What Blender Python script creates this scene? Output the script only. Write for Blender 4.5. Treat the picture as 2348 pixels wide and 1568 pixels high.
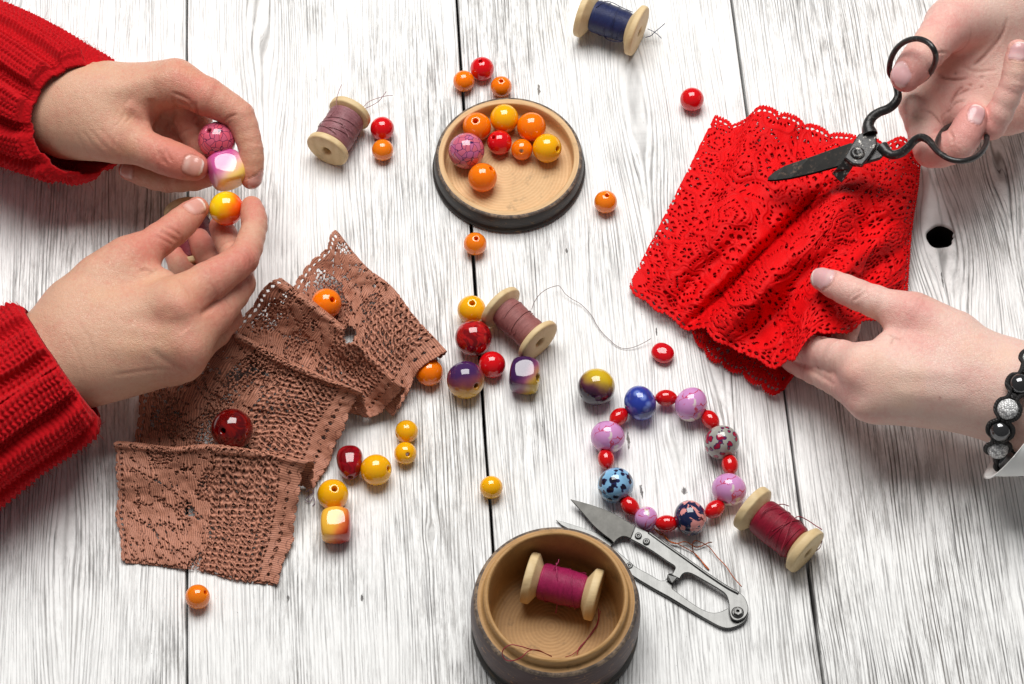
import bpy, math, random
import numpy as np
from mathutils import Vector, Matrix
rng = np.random.default_rng(7)
random.seed(7)
SC = bpy.context.scene
COL = SC.collection
for _o in list(bpy.data.objects):
    bpy.data.objects.remove(_o)

# ------------------------------------------------------------------ camera
ELEV = math.radians(59.4)          # the lens looks down on the table at this angle
DIST = 1.30                        # metres from lens to table centre
FPX = 5960.0                       # focal length in reading units (2347 wide frame)
CX, CY = 1173.5, 784.0
CAM = np.array([0.0, -DIST*math.cos(ELEV), DIST*math.sin(ELEV)])
RIGHT = np.array([1.0, 0, 0])
FWD = np.array([0, math.cos(ELEV), -math.sin(ELEV)])
UP = np.array([0, math.sin(ELEV), math.cos(ELEV)])
cam_data = bpy.data.cameras.new('camera')
cam_data.sensor_width = 36.0
cam_data.lens = 36.0*FPX/2347.0
cam_data.clip_start = 0.05
cam_data.clip_end = 20.0
cam = bpy.data.objects.new('camera', cam_data)
COL.objects.link(cam)
cam.location = CAM
cam.rotation_euler = (math.pi/2-ELEV, 0, 0)
SC.camera = cam

# ------------------------------------------------------------------ light
W = bpy.data.worlds.new('World')
SC.world = W
W.use_nodes = True
W.node_tree.nodes['Background'].inputs[0].default_value = (0.97, 0.98, 1.0, 1)
W.node_tree.nodes['Background'].inputs[1].default_value = 0.115

def area(name, loc, target, sx, sy, power, col=(1, 1, 1)):
    d = bpy.data.lights.new(name, 'AREA')
    d.shape = 'RECTANGLE'
    d.size = sx
    d.size_y = sy
    d.energy = power
    d.color = col
    o = bpy.data.objects.new(name, d)
    COL.objects.link(o)
    o.location = loc
    o.rotation_euler = (Vector(target)-Vector(loc)).to_track_quat('-Z', 'Y').to_euler()
    return o

area('softbox', (-0.06, 0.62, 1.46), (0, 0, 0), 1.25, 0.95, 35.5, (1.0, 0.985, 0.96))

SC.view_settings.view_transform = 'Standard'
SC.view_settings.look = 'None'
SC.view_settings.exposure = 0.0
SC.view_settings.gamma = 1.0
SC.render.engine = 'CYCLES'
SC.cycles.use_denoising = True
SC.cycles.max_bounces = 8
SC.cycles.diffuse_bounces = 4
SC.cycles.caustics_reflective = False
SC.cycles.caustics_refractive = False

# ------------------------------------------------------------------ helpers
def T(x, y, z=0.0):
    """point on the view ray of photo position (x, y) at height z mm; arrays allowed; metres out"""
    x, y, z = np.broadcast_arrays(np.asarray(x, float), np.asarray(y, float), np.asarray(z, float)*0.001)
    d = FWD + ((x-CX)/FPX)[..., None]*RIGHT + ((CY-y)/FPX)[..., None]*UP
    t = (z-CAM[2])/d[..., 2]
    return CAM + t[..., None]*d

def PX(p):
    """metres per reading unit at point p"""
    return np.dot(np.asarray(p)-CAM, FWD)/FPX

def nrm(v):
    v = np.asarray(v, float)
    return v/max(np.linalg.norm(v), 1e-12)

ORIG = {}

def empty(name, label=None, cat=None, group=None, loc=(0, 0, 0), kind=None, parent=None):
    o = bpy.data.objects.new(name, None)
    COL.objects.link(o)
    o.empty_display_size = 0.01
    loc = np.asarray(loc, float)
    ORIG[o] = loc
    if parent is not None:
        o.parent = parent
        o.location = loc-ORIG[parent]
    else:
        o.location = loc
    tag(o, label, cat, group, kind)
    return o

def tag(o, label=None, cat=None, group=None, kind=None):
    if label: o['label'] = label
    if cat: o['category'] = cat
    if group: o['group'] = group
    if kind: o['kind'] = kind
    return o

def mk(name, V, F, mat, parent=None, loc=None, smooth=True, matidx=None):
    """mesh object from world-space vertices (metres) and faces (array or list of arrays)"""
    V = np.asarray(V, float)
    if loc is None:
        loc = V.mean(0) if parent is None else ORIG[parent]
    loc = np.asarray(loc, float)
    me = bpy.data.meshes.new(name)
    L = V-loc
    if not isinstance(F, list):
        F = [F]
    F = [np.asarray(f, np.int32) for f in F if len(f)]
    me.vertices.add(len(L))
    me.vertices.foreach_set('co', L.astype(np.float32).ravel())
    loops = np.concatenate([f.ravel() for f in F])
    sizes = np.concatenate([np.full(len(f), f.shape[1], np.int32) for f in F])
    starts = np.concatenate([[0], np.cumsum(sizes)[:-1]]).astype(np.int32)
    me.loops.add(len(loops))
    me.loops.foreach_set('vertex_index', loops)
    me.polygons.add(len(sizes))
    me.polygons.foreach_set('loop_start', starts)
    me.update(calc_edges=True)
    me.validate()
    me.polygons.foreach_set('use_smooth', np.full(len(me.polygons), smooth))
    mats = mat if isinstance(mat, (list, tuple)) else [mat]
    for m in mats:
        me.materials.append(m)
    if matidx is not None and len(matidx) == len(me.polygons):
        me.polygons.foreach_set('material_index', np.asarray(matidx, np.int32))
    o = bpy.data.objects.new(name, me)
    COL.objects.link(o)
    ORIG[o] = loc
    if parent is not None:
        o.parent = parent
        o.location = loc-ORIG[parent]
    else:
        o.location = loc
    return o

def vattr(o, name, arr):
    a = o.data.attributes.new(name, 'FLOAT_COLOR', 'POINT')
    a.data.foreach_set('color', np.asarray(arr, np.float32).ravel())

def join(parts):
    V, F, n = [], [], 0
    for v, f in parts:
        V.append(np.asarray(v, float))
        for g in (f if isinstance(f, list) else [f]):
            F.append(np.asarray(g, np.int64)+n)
        n += len(v)
    return np.concatenate(V), F

def grid_faces(nu, nv, closed_v=False, closed_u=False):
    iu = np.arange(nu if closed_u else nu-1)
    iv = np.arange(nv if closed_v else nv-1)
    a, b = np.meshgrid(iu, iv, indexing='ij')
    a2, b2 = (a+1) % nu, (b+1) % nv
    return np.stack([a*nv+b, a2*nv+b, a2*nv+b2, a*nv+b2], -1).reshape(-1, 4)

def catmull(P, n, closed=False):
    P = np.asarray(P, float)
    m = len(P)
    if closed:
        Q = np.concatenate([P[-1:], P, P[:2]])
        segs = m
    else:
        Q = np.concatenate([2*P[:1]-P[1:2], P, 2*P[-1:]-P[-2:-1]])
        segs = m-1
    out = []
    tt = np.linspace(0, segs, n, endpoint=not closed)
    i = np.minimum(tt.astype(int), segs-1)
    t = (tt-i)[:, None]
    p0, p1, p2, p3 = Q[i], Q[i+1], Q[i+2], Q[i+3]
    return 0.5*((2*p1)+(-p0+p2)*t+(2*p0-5*p1+4*p2-p3)*t*t+(-p0+3*p1-3*p2+p3)*t**3)

def arclen(P, n):
    """resample polyline to n points of equal spacing"""
    d = np.concatenate([[0], np.cumsum(np.linalg.norm(np.diff(P, axis=0), axis=1))])
    s = np.linspace(0, d[-1], n)
    return np.stack([np.interp(s, d, P[:, k]) for k in range(P.shape[1])], 1)

def frames(P, ref=None, closed=False):
    P = np.asarray(P, float)
    if closed:
        t = np.roll(P, -1, 0)-np.roll(P, 1, 0)
    else:
        t = np.gradient(P, axis=0)
    t /= np.linalg.norm(t, axis=1)[:, None]+1e-12
    a = np.asarray(ref if ref is not None else (0.13, 0.31, 0.94), float)
    N = []
    for k in range(len(P)):
        if k == 0 or ref is not None:
            n = a-np.dot(a, t[k])*t[k]
        else:
            n = N[-1]-np.dot(N[-1], t[k])*t[k]
        if np.linalg.norm(n) < 1e-6:
            n = np.cross(t[k], (1, 0, 0))
        N.append(nrm(n))
    N = np.array(N)
    return t, N, np.cross(t, N)

def tube(P, r, sides=8, closed=False, cap=True, flat=1.0, ref=None):
    """swept tube: world points, radius scalar or array"""
    t, n, b = frames(P, ref, closed)
    r = np.broadcast_to(np.asarray(r, float), (len(P),))
    a = np.linspace(0, 2*math.pi, sides, endpoint=False)
    V = P[:, None]+r[:, None, None]*(np.cos(a)[None, :, None]*n[:, None]*flat+np.sin(a)[None, :, None]*b[:, None])
    V = V.reshape(-1, 3)
    F = [grid_faces(len(P), sides, True, closed)]
    if cap and not closed:
        F.append(np.arange(sides)[None, ::-1])
        F.append((np.arange(sides)+(len(P)-1)*sides)[None])
    return V, F

def basis(z):
    z = nrm(z)
    x = nrm(np.cross((0, 0, 1.0) if abs(z[2]) < 0.9 else (1.0, 0, 0), z))
    return x, np.cross(z, x), z

def lathe(prof, n, origin, axis=(0, 0, 1), closed=True, squash=(1, 1), xdir=None):
    """profile [(r, z)] in mm spun about axis through origin (metres)"""
    x, y, z = basis(axis)
    if xdir is not None:
        x = nrm(np.asarray(xdir)-np.dot(xdir, z)*z)
        y = np.cross(z, x)
    p = np.asarray(prof, float)*0.001
    a = np.linspace(0, 2*math.pi, n, endpoint=False)
    V = origin+p[:, None, 0:1]*(np.cos(a)[None, :, None]*x*squash[0]+np.sin(a)[None, :, None]*y*squash[1])+p[:, None, 1:2]*z
    F = grid_faces(len(p), n, True, closed)
    return V.reshape(-1, 3), F[:, ::-1]

def noise2(u, v, seed=0):
    """smooth value noise, 0..1"""
    iu, iv = np.floor(u), np.floor(v)
    fu, fv = u-iu, v-iv
    fu = fu*fu*(3-2*fu)
    fv = fv*fv*(3-2*fv)
    h = lambda a, b: hsh(a, b, seed)
    return (h(iu, iv)*(1-fu)+h(iu+1, iv)*fu)*(1-fv)+(h(iu, iv+1)*(1-fu)+h(iu+1, iv+1)*fu)*fv

def hsh(a, b, s=0):
    x = np.sin(a*127.1+b*311.7+s*74.7)*43758.5453
    return x-np.floor(x)

def voro(u, v, cell, seed=0, jit=0.85):
    """F1, F2 distances (in units of u) and the random number of the nearest seed"""
    gu, gv = u/cell, v/cell
    iu, iv = np.floor(gu), np.floor(gv)
    f1 = np.full(u.shape, 9.0)
    f2 = np.full(u.shape, 9.0)
    rid = np.zeros(u.shape)
    for a in (-1, 0, 1):
        for b in (-1, 0, 1):
            ca, cb = iu+a, iv+b
            du = ca+0.5+jit*(hsh(ca, cb, seed)-0.5)-gu
            dv = cb+0.5+jit*(hsh(ca, cb, seed+5)-0.5)-gv
            d = np.sqrt(du*du+dv*dv)
            near = d < f1
            f2 = np.where(near, f1, np.minimum(f2, d))
            rid = np.where(near, hsh(ca, cb, seed+9), rid)
            f1 = np.where(near, d, f1)
    return f1*cell, f2*cell, rid

def sstep(a, b, x):
    t = np.clip((x-a)/(b-a), 0, 1)
    return t*t*(3-2*t)

# ------------------------------------------------------------------ shader helpers
class E:
    """a socket with arithmetic"""
    nt = None
    def __init__(s, sock): s.s = sock
    def _op(s, op, *o, clamp=False):
        n = E.nt.nodes.new('ShaderNodeMath')
        n.operation = op
        n.use_clamp = clamp
        for k, a in enumerate((s,)+o):
            if isinstance(a, E): E.nt.links.new(a.s, n.inputs[k])
            else: n.inputs[k].default_value = a
        return E(n.outputs[0])
    def __add__(s, o): return s._op('ADD', o)
    __radd__ = __add__
    def __sub__(s, o): return s._op('SUBTRACT', o)
    def __rsub__(s, o): return (s*-1.0)+o
    def __mul__(s, o): return s._op('MULTIPLY', o)
    __rmul__ = __mul__
    def __truediv__(s, o): return s._op('DIVIDE', o)
    def pow(s, o): return s._op('POWER', o)
    def sin(s): return s._op('SINE')
    def abs(s): return s._op('ABSOLUTE')
    def exp(s): return s._op('EXPONENT')
    def max(s, o): return s._op('MAXIMUM', o)
    def min(s, o): return s._op('MINIMUM', o)
    def sqrt(s): return s._op('SQRT')
    def atan2(s, o): return s._op('ARCTAN2', o)
    def clamp(s): return s._op('ADD', 0.0, clamp=True)
    def ramp(s, a, b, lo=0.0, hi=1.0):
        n = E.nt.nodes.new('ShaderNodeMapRange')
        n.interpolation_type = 'SMOOTHSTEP'
        E.nt.links.new(s.s, n.inputs[0])
        for k, q in zip((1, 2, 3, 4), (a, b, lo, hi)):
            n.inputs[k].default_value = q
        return E(n.outputs[0])

def xyz(sock):
    n = E.nt.nodes.new('ShaderNodeSeparateXYZ')
    E.nt.links.new(sock.s if isinstance(sock, E) else sock, n.inputs[0])
    return E(n.outputs[0]), E(n.outputs[1]), E(n.outputs[2])

def vec(*c):
    n = E.nt.nodes.new('ShaderNodeCombineXYZ')
    for k, a in enumerate(c):
        if isinstance(a, E): E.nt.links.new(a.s, n.inputs[k])
        else: n.inputs[k].default_value = a
    return E(n.outputs[0])

def noise(v, scale=1.0, detail=2.0, rough=0.5, dist=0.0, color=False):
    n = E.nt.nodes.new('ShaderNodeTexNoise')
    E.nt.links.new(v.s, n.inputs['Vector'])
    n.inputs['Scale'].default_value = scale
    n.inputs['Detail'].default_value = detail
    n.inputs['Roughness'].default_value = rough
    n.inputs['Distortion'].default_value = dist
    return E(n.outputs['Color' if color else 0])

def voronoi(v, scale, feature='F1', rand=1.0, out='Distance'):
    n = E.nt.nodes.new('ShaderNodeTexVoronoi')
    n.feature = feature
    E.nt.links.new(v.s, n.inputs['Vector'])
    n.inputs['Scale'].default_value = scale
    n.inputs['Randomness'].default_value = rand
    return E(n.outputs[out])

def mix(f, a, b):
    n = E.nt.nodes.new('ShaderNodeMix')
    n.data_type = 'RGBA'
    for k, q in ((0, f), (6, a), (7, b)):
        if isinstance(q, E): E.nt.links.new(q.s, n.inputs[k])
        elif k == 0: n.inputs[0].default_value = q
        else: n.inputs[k].default_value = (*q, 1)
    return E(n.outputs[2])

def objco():
    n = E.nt.nodes.new('ShaderNodeTexCoord')
    return E(n.outputs['Object'])

def attr(name):
    n = E.nt.nodes.new('ShaderNodeAttribute')
    n.attribute_name = name
    return n

def newmat(name):
    m = bpy.data.materials.new(name)
    m.use_nodes = True
    E.nt = m.node_tree
    return m, m.node_tree.nodes['Principled BSDF']

def put(b, **kw):
    for k, q in kw.items():
        k = k.replace('_', ' ')
        if isinstance(q, E): E.nt.links.new(q.s, b.inputs[k])
        elif isinstance(q, tuple) and len(q) == 3 and b.inputs[k].type == 'RGBA': b.inputs[k].default_value = (*q, 1)
        else: b.inputs[k].default_value = q

def bump(b, h, strength=0.5, dist=0.001):
    n = E.nt.nodes.new('ShaderNodeBump')
    n.inputs['Strength'].default_value = strength
    n.inputs['Distance'].default_value = dist
    E.nt.links.new(h.s, n.inputs['Height'])
    E.nt.links.new(n.outputs[0], b.inputs['Normal'])

def srgb(r, g, b):
    f = lambda c: (c/255/12.92 if c/255 <= 0.04045 else ((c/255+0.055)/1.055)**2.4)
    return (f(r), f(g), f(b))
# ------------------------------------------------------------------ the table top
TILT = math.radians(3.64)
CT, ST = math.cos(TILT), math.sin(TILT)

def to_table(p):
    """world metres -> table frame mm (x across the boards, y along them)"""
    return np.array([p[0]*CT+p[1]*ST, -p[0]*ST+p[1]*CT])*1000

KNOTS = []      # (x, y, strength, half width, half length) in the table frame
for px, py, k, a, b in ((2156, 540, 1.05, 20, 44), (1455, 240, 1.15, 13, 60), (1400, 1385, 1.10, 13, 34),
                        (1640, 770, 1.0, 10, 55), (2290, 400, 0.9, 12, 40), (1545, 985, 0.8, 7, 20),
                        (600, 60, 0.9, 14, 90), (990, 1225, 1.1, 3, 9), (150, 1330, 0.8, 14, 60), (60, 60, 1.1, 10, 40)):
    q = to_table(T(px, py))
    KNOTS.append((q[0], q[1], k, a, b))

PITS = []
for px, py, w_, l_ in ((1299, 574, 0.9, 1.5), (660, 1374, 0.7, 2.4), (830, 1372, 0.7, 2.2), (1568, 1126, 1.4, 2.2), (2160, 640, 0.5, 6.0), (1235, 205, 0.8, 4), (1620, 700, 0.9, 5), (1600, 770, 0.8, 6), (1440, 1010, 0.9, 5), (1470, 1125, 0.8, 4), (1505, 760, 0.5, 3)):
    q = to_table(T(px, py))
    PITS.append((q[0], q[1], w_, l_))

def mat_wood_table():
    m, b = newmat('whitewashed_wood')
    x, y, z = xyz(objco())
    x, y, z = x*1000.0, y*1000.0, z*1000.0
    info = E.nt.nodes.new('ShaderNodeObjectInfo')
    rnd = E(info.outputs['Random'])
    ys = y+rnd*900.0
    xd = x+(noise(vec(x*0.020, ys*0.0045, rnd*9.0), 1, 2)-0.5)*11.0
    xd = xd+(noise(vec(x*0.09, ys*0.011, rnd*5.0), 1, 2)-0.5)*3.0
    swirl = None
    for kx, ky, k, ka, kb in KNOTS:
        dx, dy = x-kx, y-ky
        g = ((dx*(1/ka)).pow(2.0)+(dy*(1/kb)).pow(2.0))*-1.0
        g = g.exp()
        xd = xd-dx*g*k
        swirl = g if swirl is None else swirl.max(g)
    # growth lines: fine, even, broken
    ph = xd*(2*math.pi/1.75)+noise(vec(xd*0.40, ys*0.014, 3.0), 1, 3, 0.6)*5.5
    line = (ph.sin()*0.5+0.5).pow(4.0)
    gate = noise(vec(xd*0.28, ys*0.009, 7.0+rnd*3.0), 1, 4, 0.7)
    g1 = line*gate.ramp(0.40, 0.60)
    # open pores and cracks: long dark threads
    f1 = noise(vec(xd*1.15, ys*0.011, 1.0+rnd*4.0), 1, 4, 0.62)
    crack = f1.ramp(0.375, 0.335)
    f2 = noise(vec(xd*2.7, ys*0.026, 11.0), 1, 3, 0.65)
    fine = f2.ramp(0.41, 0.35)
    f3 = noise(vec(x*0.9, ys*0.30, 21.0), 1, 3, 0.7)
    spots = f3.ramp(0.285, 0.25)
    worn = noise(vec(x*0.016, ys*0.0075, 2.0+rnd*11.0), 1, 3, 0.6).ramp(0.40, 0.66)
    paint = noise(vec(x*0.10, ys*0.016, 31.0), 1, 4, 0.7)
    right = x.ramp(70.0, 215.0, 0.0, 0.40)*y.ramp(140.0, -90.0)
    amt = (g1*(worn*0.50+0.28+right))+(crack*(worn*0.45+0.34))+(fine*(worn*0.45+0.22))+(spots*0.7)
    amt = amt*paint.ramp(0.36, 0.50, 0.22, 1.0)
    for px, py, w_, l_ in PITS:
        d_ = (((x-px)*(1/w_)).pow(2.0)+((y-py)*(1/l_)).pow(2.0))+(f3-0.5)*4.5
        amt = amt.max(d_.ramp(1.0, 0.2, 0.0, 1.0))
    amt = (amt+swirl*line*0.30).clamp()
    wash = noise(vec(xd*0.30, ys*0.045, 17.0), 1, 5, 0.75).ramp(0.42, 0.64)*(worn*0.75+0.28)
    light = mix(wash, srgb(244, 244, 243), srgb(196, 195, 193))
    tint = noise(vec(x*0.02, ys*0.02, 41.0), 1, 2).ramp(0.45, 0.7)
    dark = mix(tint, srgb(90, 87, 86), srgb(118, 108, 98))
    col = mix(amt*0.93, light, dark)
    put(b, Base_Color=col, Roughness=0.62, Specular_IOR_Level=0.32)
    relief = (amt*-1.0)+noise(vec(x*0.5, ys*0.12, 5.0), 1, 3)*0.35+line*-0.25
    bump(b, relief, 0.75, 0.0006)
    return m

M_WOODT = mat_wood_table()
m_gap, _b = newmat('dark_gap')
put(_b, Base_Color=(0.02, 0.017, 0.015), Roughness=0.9)

m_hole_shade, _b = newmat('shaded_hole_wood')
put(_b, Base_Color=(0.012, 0.010, 0.008), Roughness=0.95, Specular_IOR_Level=0.1)  # raw wood in the hole, painted near black to stand in for shade

table = empty('wooden_tabletop', 'white distressed plank tabletop with dark gaps and a knot hole', 'tabletop', None, (0, 0, 0), 'structure')
table.rotation_euler = (0, 0, TILT)
seam = [to_table(T(x, 784))[0] for x in (428, 1098.3, 1782.7)]
edges = [-640, -490, -340, seam[0]-145, seam[0], seam[1], seam[2], seam[2]+150, seam[2]+300, seam[2]+450]
GAP = 0.7
hole_c = to_table(T(2156, 541))
Y0, Y1 = -520.0, 620.0

def board(x0, x1, hole=None):
    """a plank: eased top edges, a slightly wandering side, one optional knot hole"""
    n = 60
    ys = np.linspace(Y0, Y1, n)
    w0 = x0+GAP+0.9*(noise2(ys*0.02, ys*0+x0, 3)-0.5)
    w1 = x1-GAP+0.9*(noise2(ys*0.02, ys*0+x1, 4)-0.5)
    bv = 0.7
    prof = []
    rows = [(w0, -18.0), (w0, -bv), (w0+bv*0.4, -bv*0.3), (w0+bv, 0.0), (w1-bv, 0.0), (w1-bv*0.4, -bv*0.3), (w1, -bv), (w1, -18.0)]
    V = np.stack([np.stack([r[0], ys, np.full(n, r[1])], 1) for r in rows])
    V = V.reshape(-1, 3)
    F = grid_faces(8, n)
    F = F[:, ::-1]
    if hole is None:
        return V, [F], None
    # leave the top strip out and fill it round the hole
    top = (F // n).min(1) == 3
    F = F[~top]
    hx, hy, hr = hole
    m = 48
    a = np.linspace(0, 2*math.pi, m, endpoint=False)
    wob = 1+0.05*np.sin(2*a+0.6)+0.03*np.sin(5*a)-0.16*np.exp(-((a-0.05)/0.16)**2)-0.10*np.exp(-((a-5.9)/0.2)**2)
    R = hr*wob
    rings = [(R*1.9, 0.0), (R*1.12, 0.0), (R*1.03, -0.5), (R*0.99, -1.5), (R*0.97, -3.0), (R*0.95, -17.5)]
    base = len(V)
    HV = np.concatenate([np.stack([hx+r*np.cos(a), hy+r*np.sin(a), np.full(m, z)], 1) for r, z in rings])
    HF = grid_faces(len(rings), m, True)
    k0 = int(np.searchsorted(ys, hy-hr*2.6))-1
    k1 = int(np.searchsorted(ys, hy+hr*2.6))+1
    keep = []
    for k in range(n-1):
        if not (k0 <= k < k1):
            keep.append((3*n+k, 4*n+k, 4*n+k+1, 3*n+k+1))
    # border loop of the opened patch, counter-clockwise from the right
    loop = [4*n+k for k in range(k0, k1+1)]+[3*n+k for k in range(k1, k0-1, -1)]
    tt = np.linspace(0, 1, 42)[1:-1, None]
    EV = np.concatenate([V[4*n+k1]*(1-tt)+V[3*n+k1]*tt, V[4*n+k0]*(1-tt)+V[3*n+k0]*tt])
    loop += list(range(len(V)+len(HV), len(V)+len(HV)+len(EV)))
    HV = np.concatenate([HV, EV])
    AV = np.concatenate([V, HV])
    LP = AV[loop][:, :2]
    tri = []
    ang = np.arctan2(LP[:, 1]-hy, LP[:, 0]-hx) % (2*math.pi)
    order = np.argsort(ang)
    lo = [loop[q] for q in order]
    la = ang[order]
    i = j = 0
    nl = len(lo)
    # zip the two loops together
    ia, ja = 0, 0
    while ia < nl or ja < m:
        na = la[(ia+1) % nl]+(2*math.pi if ia+1 >= nl else 0)
        nb = a[(ja+1) % m]+(2*math.pi if ja+1 >= m else 0)
        if ia < nl and (ja >= m or na <= nb):
            tri.append((lo[ia % nl], lo[(ia+1) % nl], base+ja % m))
            ia += 1
        else:
            tri.append((lo[ia % nl], base+(ja+1) % m, base+ja % m))
            ja += 1
    return np.concatenate([V, HV]), [F, np.array(keep), np.array(tri), HF+base], np.concatenate([np.zeros(len(F)+len(keep)+len(tri)), (np.arange(len(HF))//m >= 3)*1])

for i in range(len(edges)-1):
    h = (hole_c[0], hole_c[1], 7.1) if edges[i] < hole_c[0] < edges[i+1] else None
    V, F, mi = board(edges[i], edges[i+1], h)
    o = mk('plank', V*0.001, F, [M_WOODT, m_hole_shade], table, smooth=False, matidx=mi)
bv_, bf_ = np.array([[-.7, -.55, -.0185], [.7, -.55, -.0185], [.7, .65, -.0185], [-.7, .65, -.0185]]), np.array([[0, 1, 2, 3]])
mk('batten_board', bv_, bf_, m_gap, table, smooth=False)
# ------------------------------------------------------------------ hands: one continuous skin each
def pnode(n):
    x, y, z, r = n
    p = T(x, y, z)
    return np.append(p, r*PX(p))

def cone_sd(P, a, b):
    ba = b[:3]-a[:3]
    l2 = max(float(np.dot(ba, ba)), 1e-12)
    pa = P-a[:3].astype(P.dtype)
    t = np.clip((pa@ba.astype(P.dtype))/l2, 0, 1)
    d = np.sqrt(np.maximum(((pa-t[..., None]*ba.astype(P.dtype))**2).sum(-1), 1e-14))
    return d-(a[3]+(b[3]-a[3])*t)

def smin(a, b, k):
    h = np.maximum(k-np.abs(a-b), 0)/k
    return np.minimum(a, b)-h*h*k*0.25

class Hand:
    def __init__(s, palm, fingers, k_palm=0.010, k_root=0.006, k_in=0.0016, extra=None):
        s.palm = []
        for c in palm:
            q = np.array([pnode(n) for n in c])
            s.palm.append(list(catmull(q, (len(q)-1)*3+1)) if len(q) > 2 else list(q))
        s.fing = []
        for c in fingers:
            nd = [pnode(n) for n in c]
            out = []
            q = np.array(nd)
            if len(q) > 2:
                sub = 3
                c_ = catmull(q, (len(q)-1)*sub+1)
                lin = np.concatenate([np.linspace(q[i], q[i+1], sub, endpoint=False) for i in range(len(q)-1)]+[q[-1:]])
                c_ = 0.62*c_+0.38*lin
                # phalanges are a little slimmer than the joints
                for i in range(len(c_)):
                    f_ = (i % sub)/sub
                    c_[i, 3] = lin[i, 3]*(1-0.05*math.sin(math.pi*f_)) if i < (len(q)-2)*sub else lin[i, 3]*(1+0.05*math.sin(math.pi*f_))
                out = list(c_)
            else:
                out = nd
            s.fing.append((nd, out))
        s.kp, s.kr, s.ki = k_palm, k_root, k_in
        s.extra = [[pnode(n) for n in c] for c in (extra or [])]

    def sd(s, P):
        d = None
        for c in s.palm:
            for a, b in zip(c[:-1], c[1:]):
                q = cone_sd(P, a, b)
                d = q if d is None else smin(d, q, s.kp)
        base = d
        res = d
        for nd, c in s.fing:
            f = None
            for a, b in zip(c[:-1], c[1:]):
                q = cone_sd(P, a, b)
                f = q if f is None else smin(f, q, s.ki)
            res = smin(res, smin(base, f, s.kr), 0.0007)
        for c in s.extra:
            for a, b in zip(c[:-1], c[1:]):
                res = smin(res, cone_sd(P, a, b), 0.004)
        return res

    def bounds(s):
        n = [q for c in s.palm for q in c]+[q for _, c in s.fing for q in c]+[q for c in s.extra for q in c]
        n = np.array(n)
        return (n[:, :3]-n[:, 3:]).min(0)-0.014, (n[:, :3]+n[:, 3:]).max(0)+0.014

    def grad(s, P, e=0.0004):
        g = np.stack([s.sd(P+np.eye(3)[k]*e)-s.sd(P-np.eye(3)[k]*e) for k in range(3)], -1)
        return g/(np.linalg.norm(g, axis=-1, keepdims=True)+1e-12)

    def hit(s, px, py, zmax=140):
        """first skin point met by the view ray through a photo position"""
        a, b = T(px, py, zmax), T(px, py, 0)
        u = nrm(b-a)
        t = 0.0
        for _ in range(80):
            d = float(s.sd((a+u*t)[None])[0])
            t += d*0.9
            if d < 1e-5: break
        return a+u*t

    def mesh(s, h=0.0008, clip=None):
        lo, hi = s.bounds()
        if clip is not None:
            lo, hi = np.maximum(lo, clip[0]), np.minimum(hi, clip[1])
        n = np.ceil((hi-lo)/h).astype(int)+1
        ax = [lo[k]+h*np.arange(n[k]) for k in range(3)]
        F = np.empty(n, np.float32)
        # coarse cull: only evaluate slabs near the surface
        st = 8
        for i0 in range(0, n[0], st):
            for j0 in range(0, n[1], st):
                xs, ys = ax[0][i0:i0+st], ax[1][j0:j0+st]
                zc = ax[2][st//2::st]
                c = np.stack(np.meshgrid([xs.mean()], [ys.mean()], zc, indexing='ij'), -1).reshape(-1, 3)
                dc = s.sd(c)
                F[i0:i0+st, j0:j0+st, :] = np.repeat(dc, st)[:n[2]] if len(dc)*st >= n[2] else np.append(np.repeat(dc, st), np.full(n[2]-len(dc)*st, dc[-1]))
                act = np.abs(dc) < h*st*1.3
                for q in np.nonzero(act)[0]:
                    zs = ax[2][q*st:(q+1)*st]
                    G = np.stack(np.meshgrid(xs, ys, zs, indexing='ij'), -1)
                    F[i0:i0+st, j0:j0+st, q*st:q*st+len(zs)] = s.sd(G)
                if len(dc)*st < n[2]:
                    zs = ax[2][len(dc)*st:]
                    G = np.stack(np.meshgrid(xs, ys, zs, indexing='ij'), -1)
                    F[i0:i0+st, j0:j0+st, len(dc)*st:] = s.sd(G)
        V, Q = surface_nets(F)
        V = V*h+lo
        for _ in range(2):
            d = s.sd(V)
            V = V-s.grad(V)*np.clip(d, -h, h)[:, None]
        return V, Q

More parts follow.
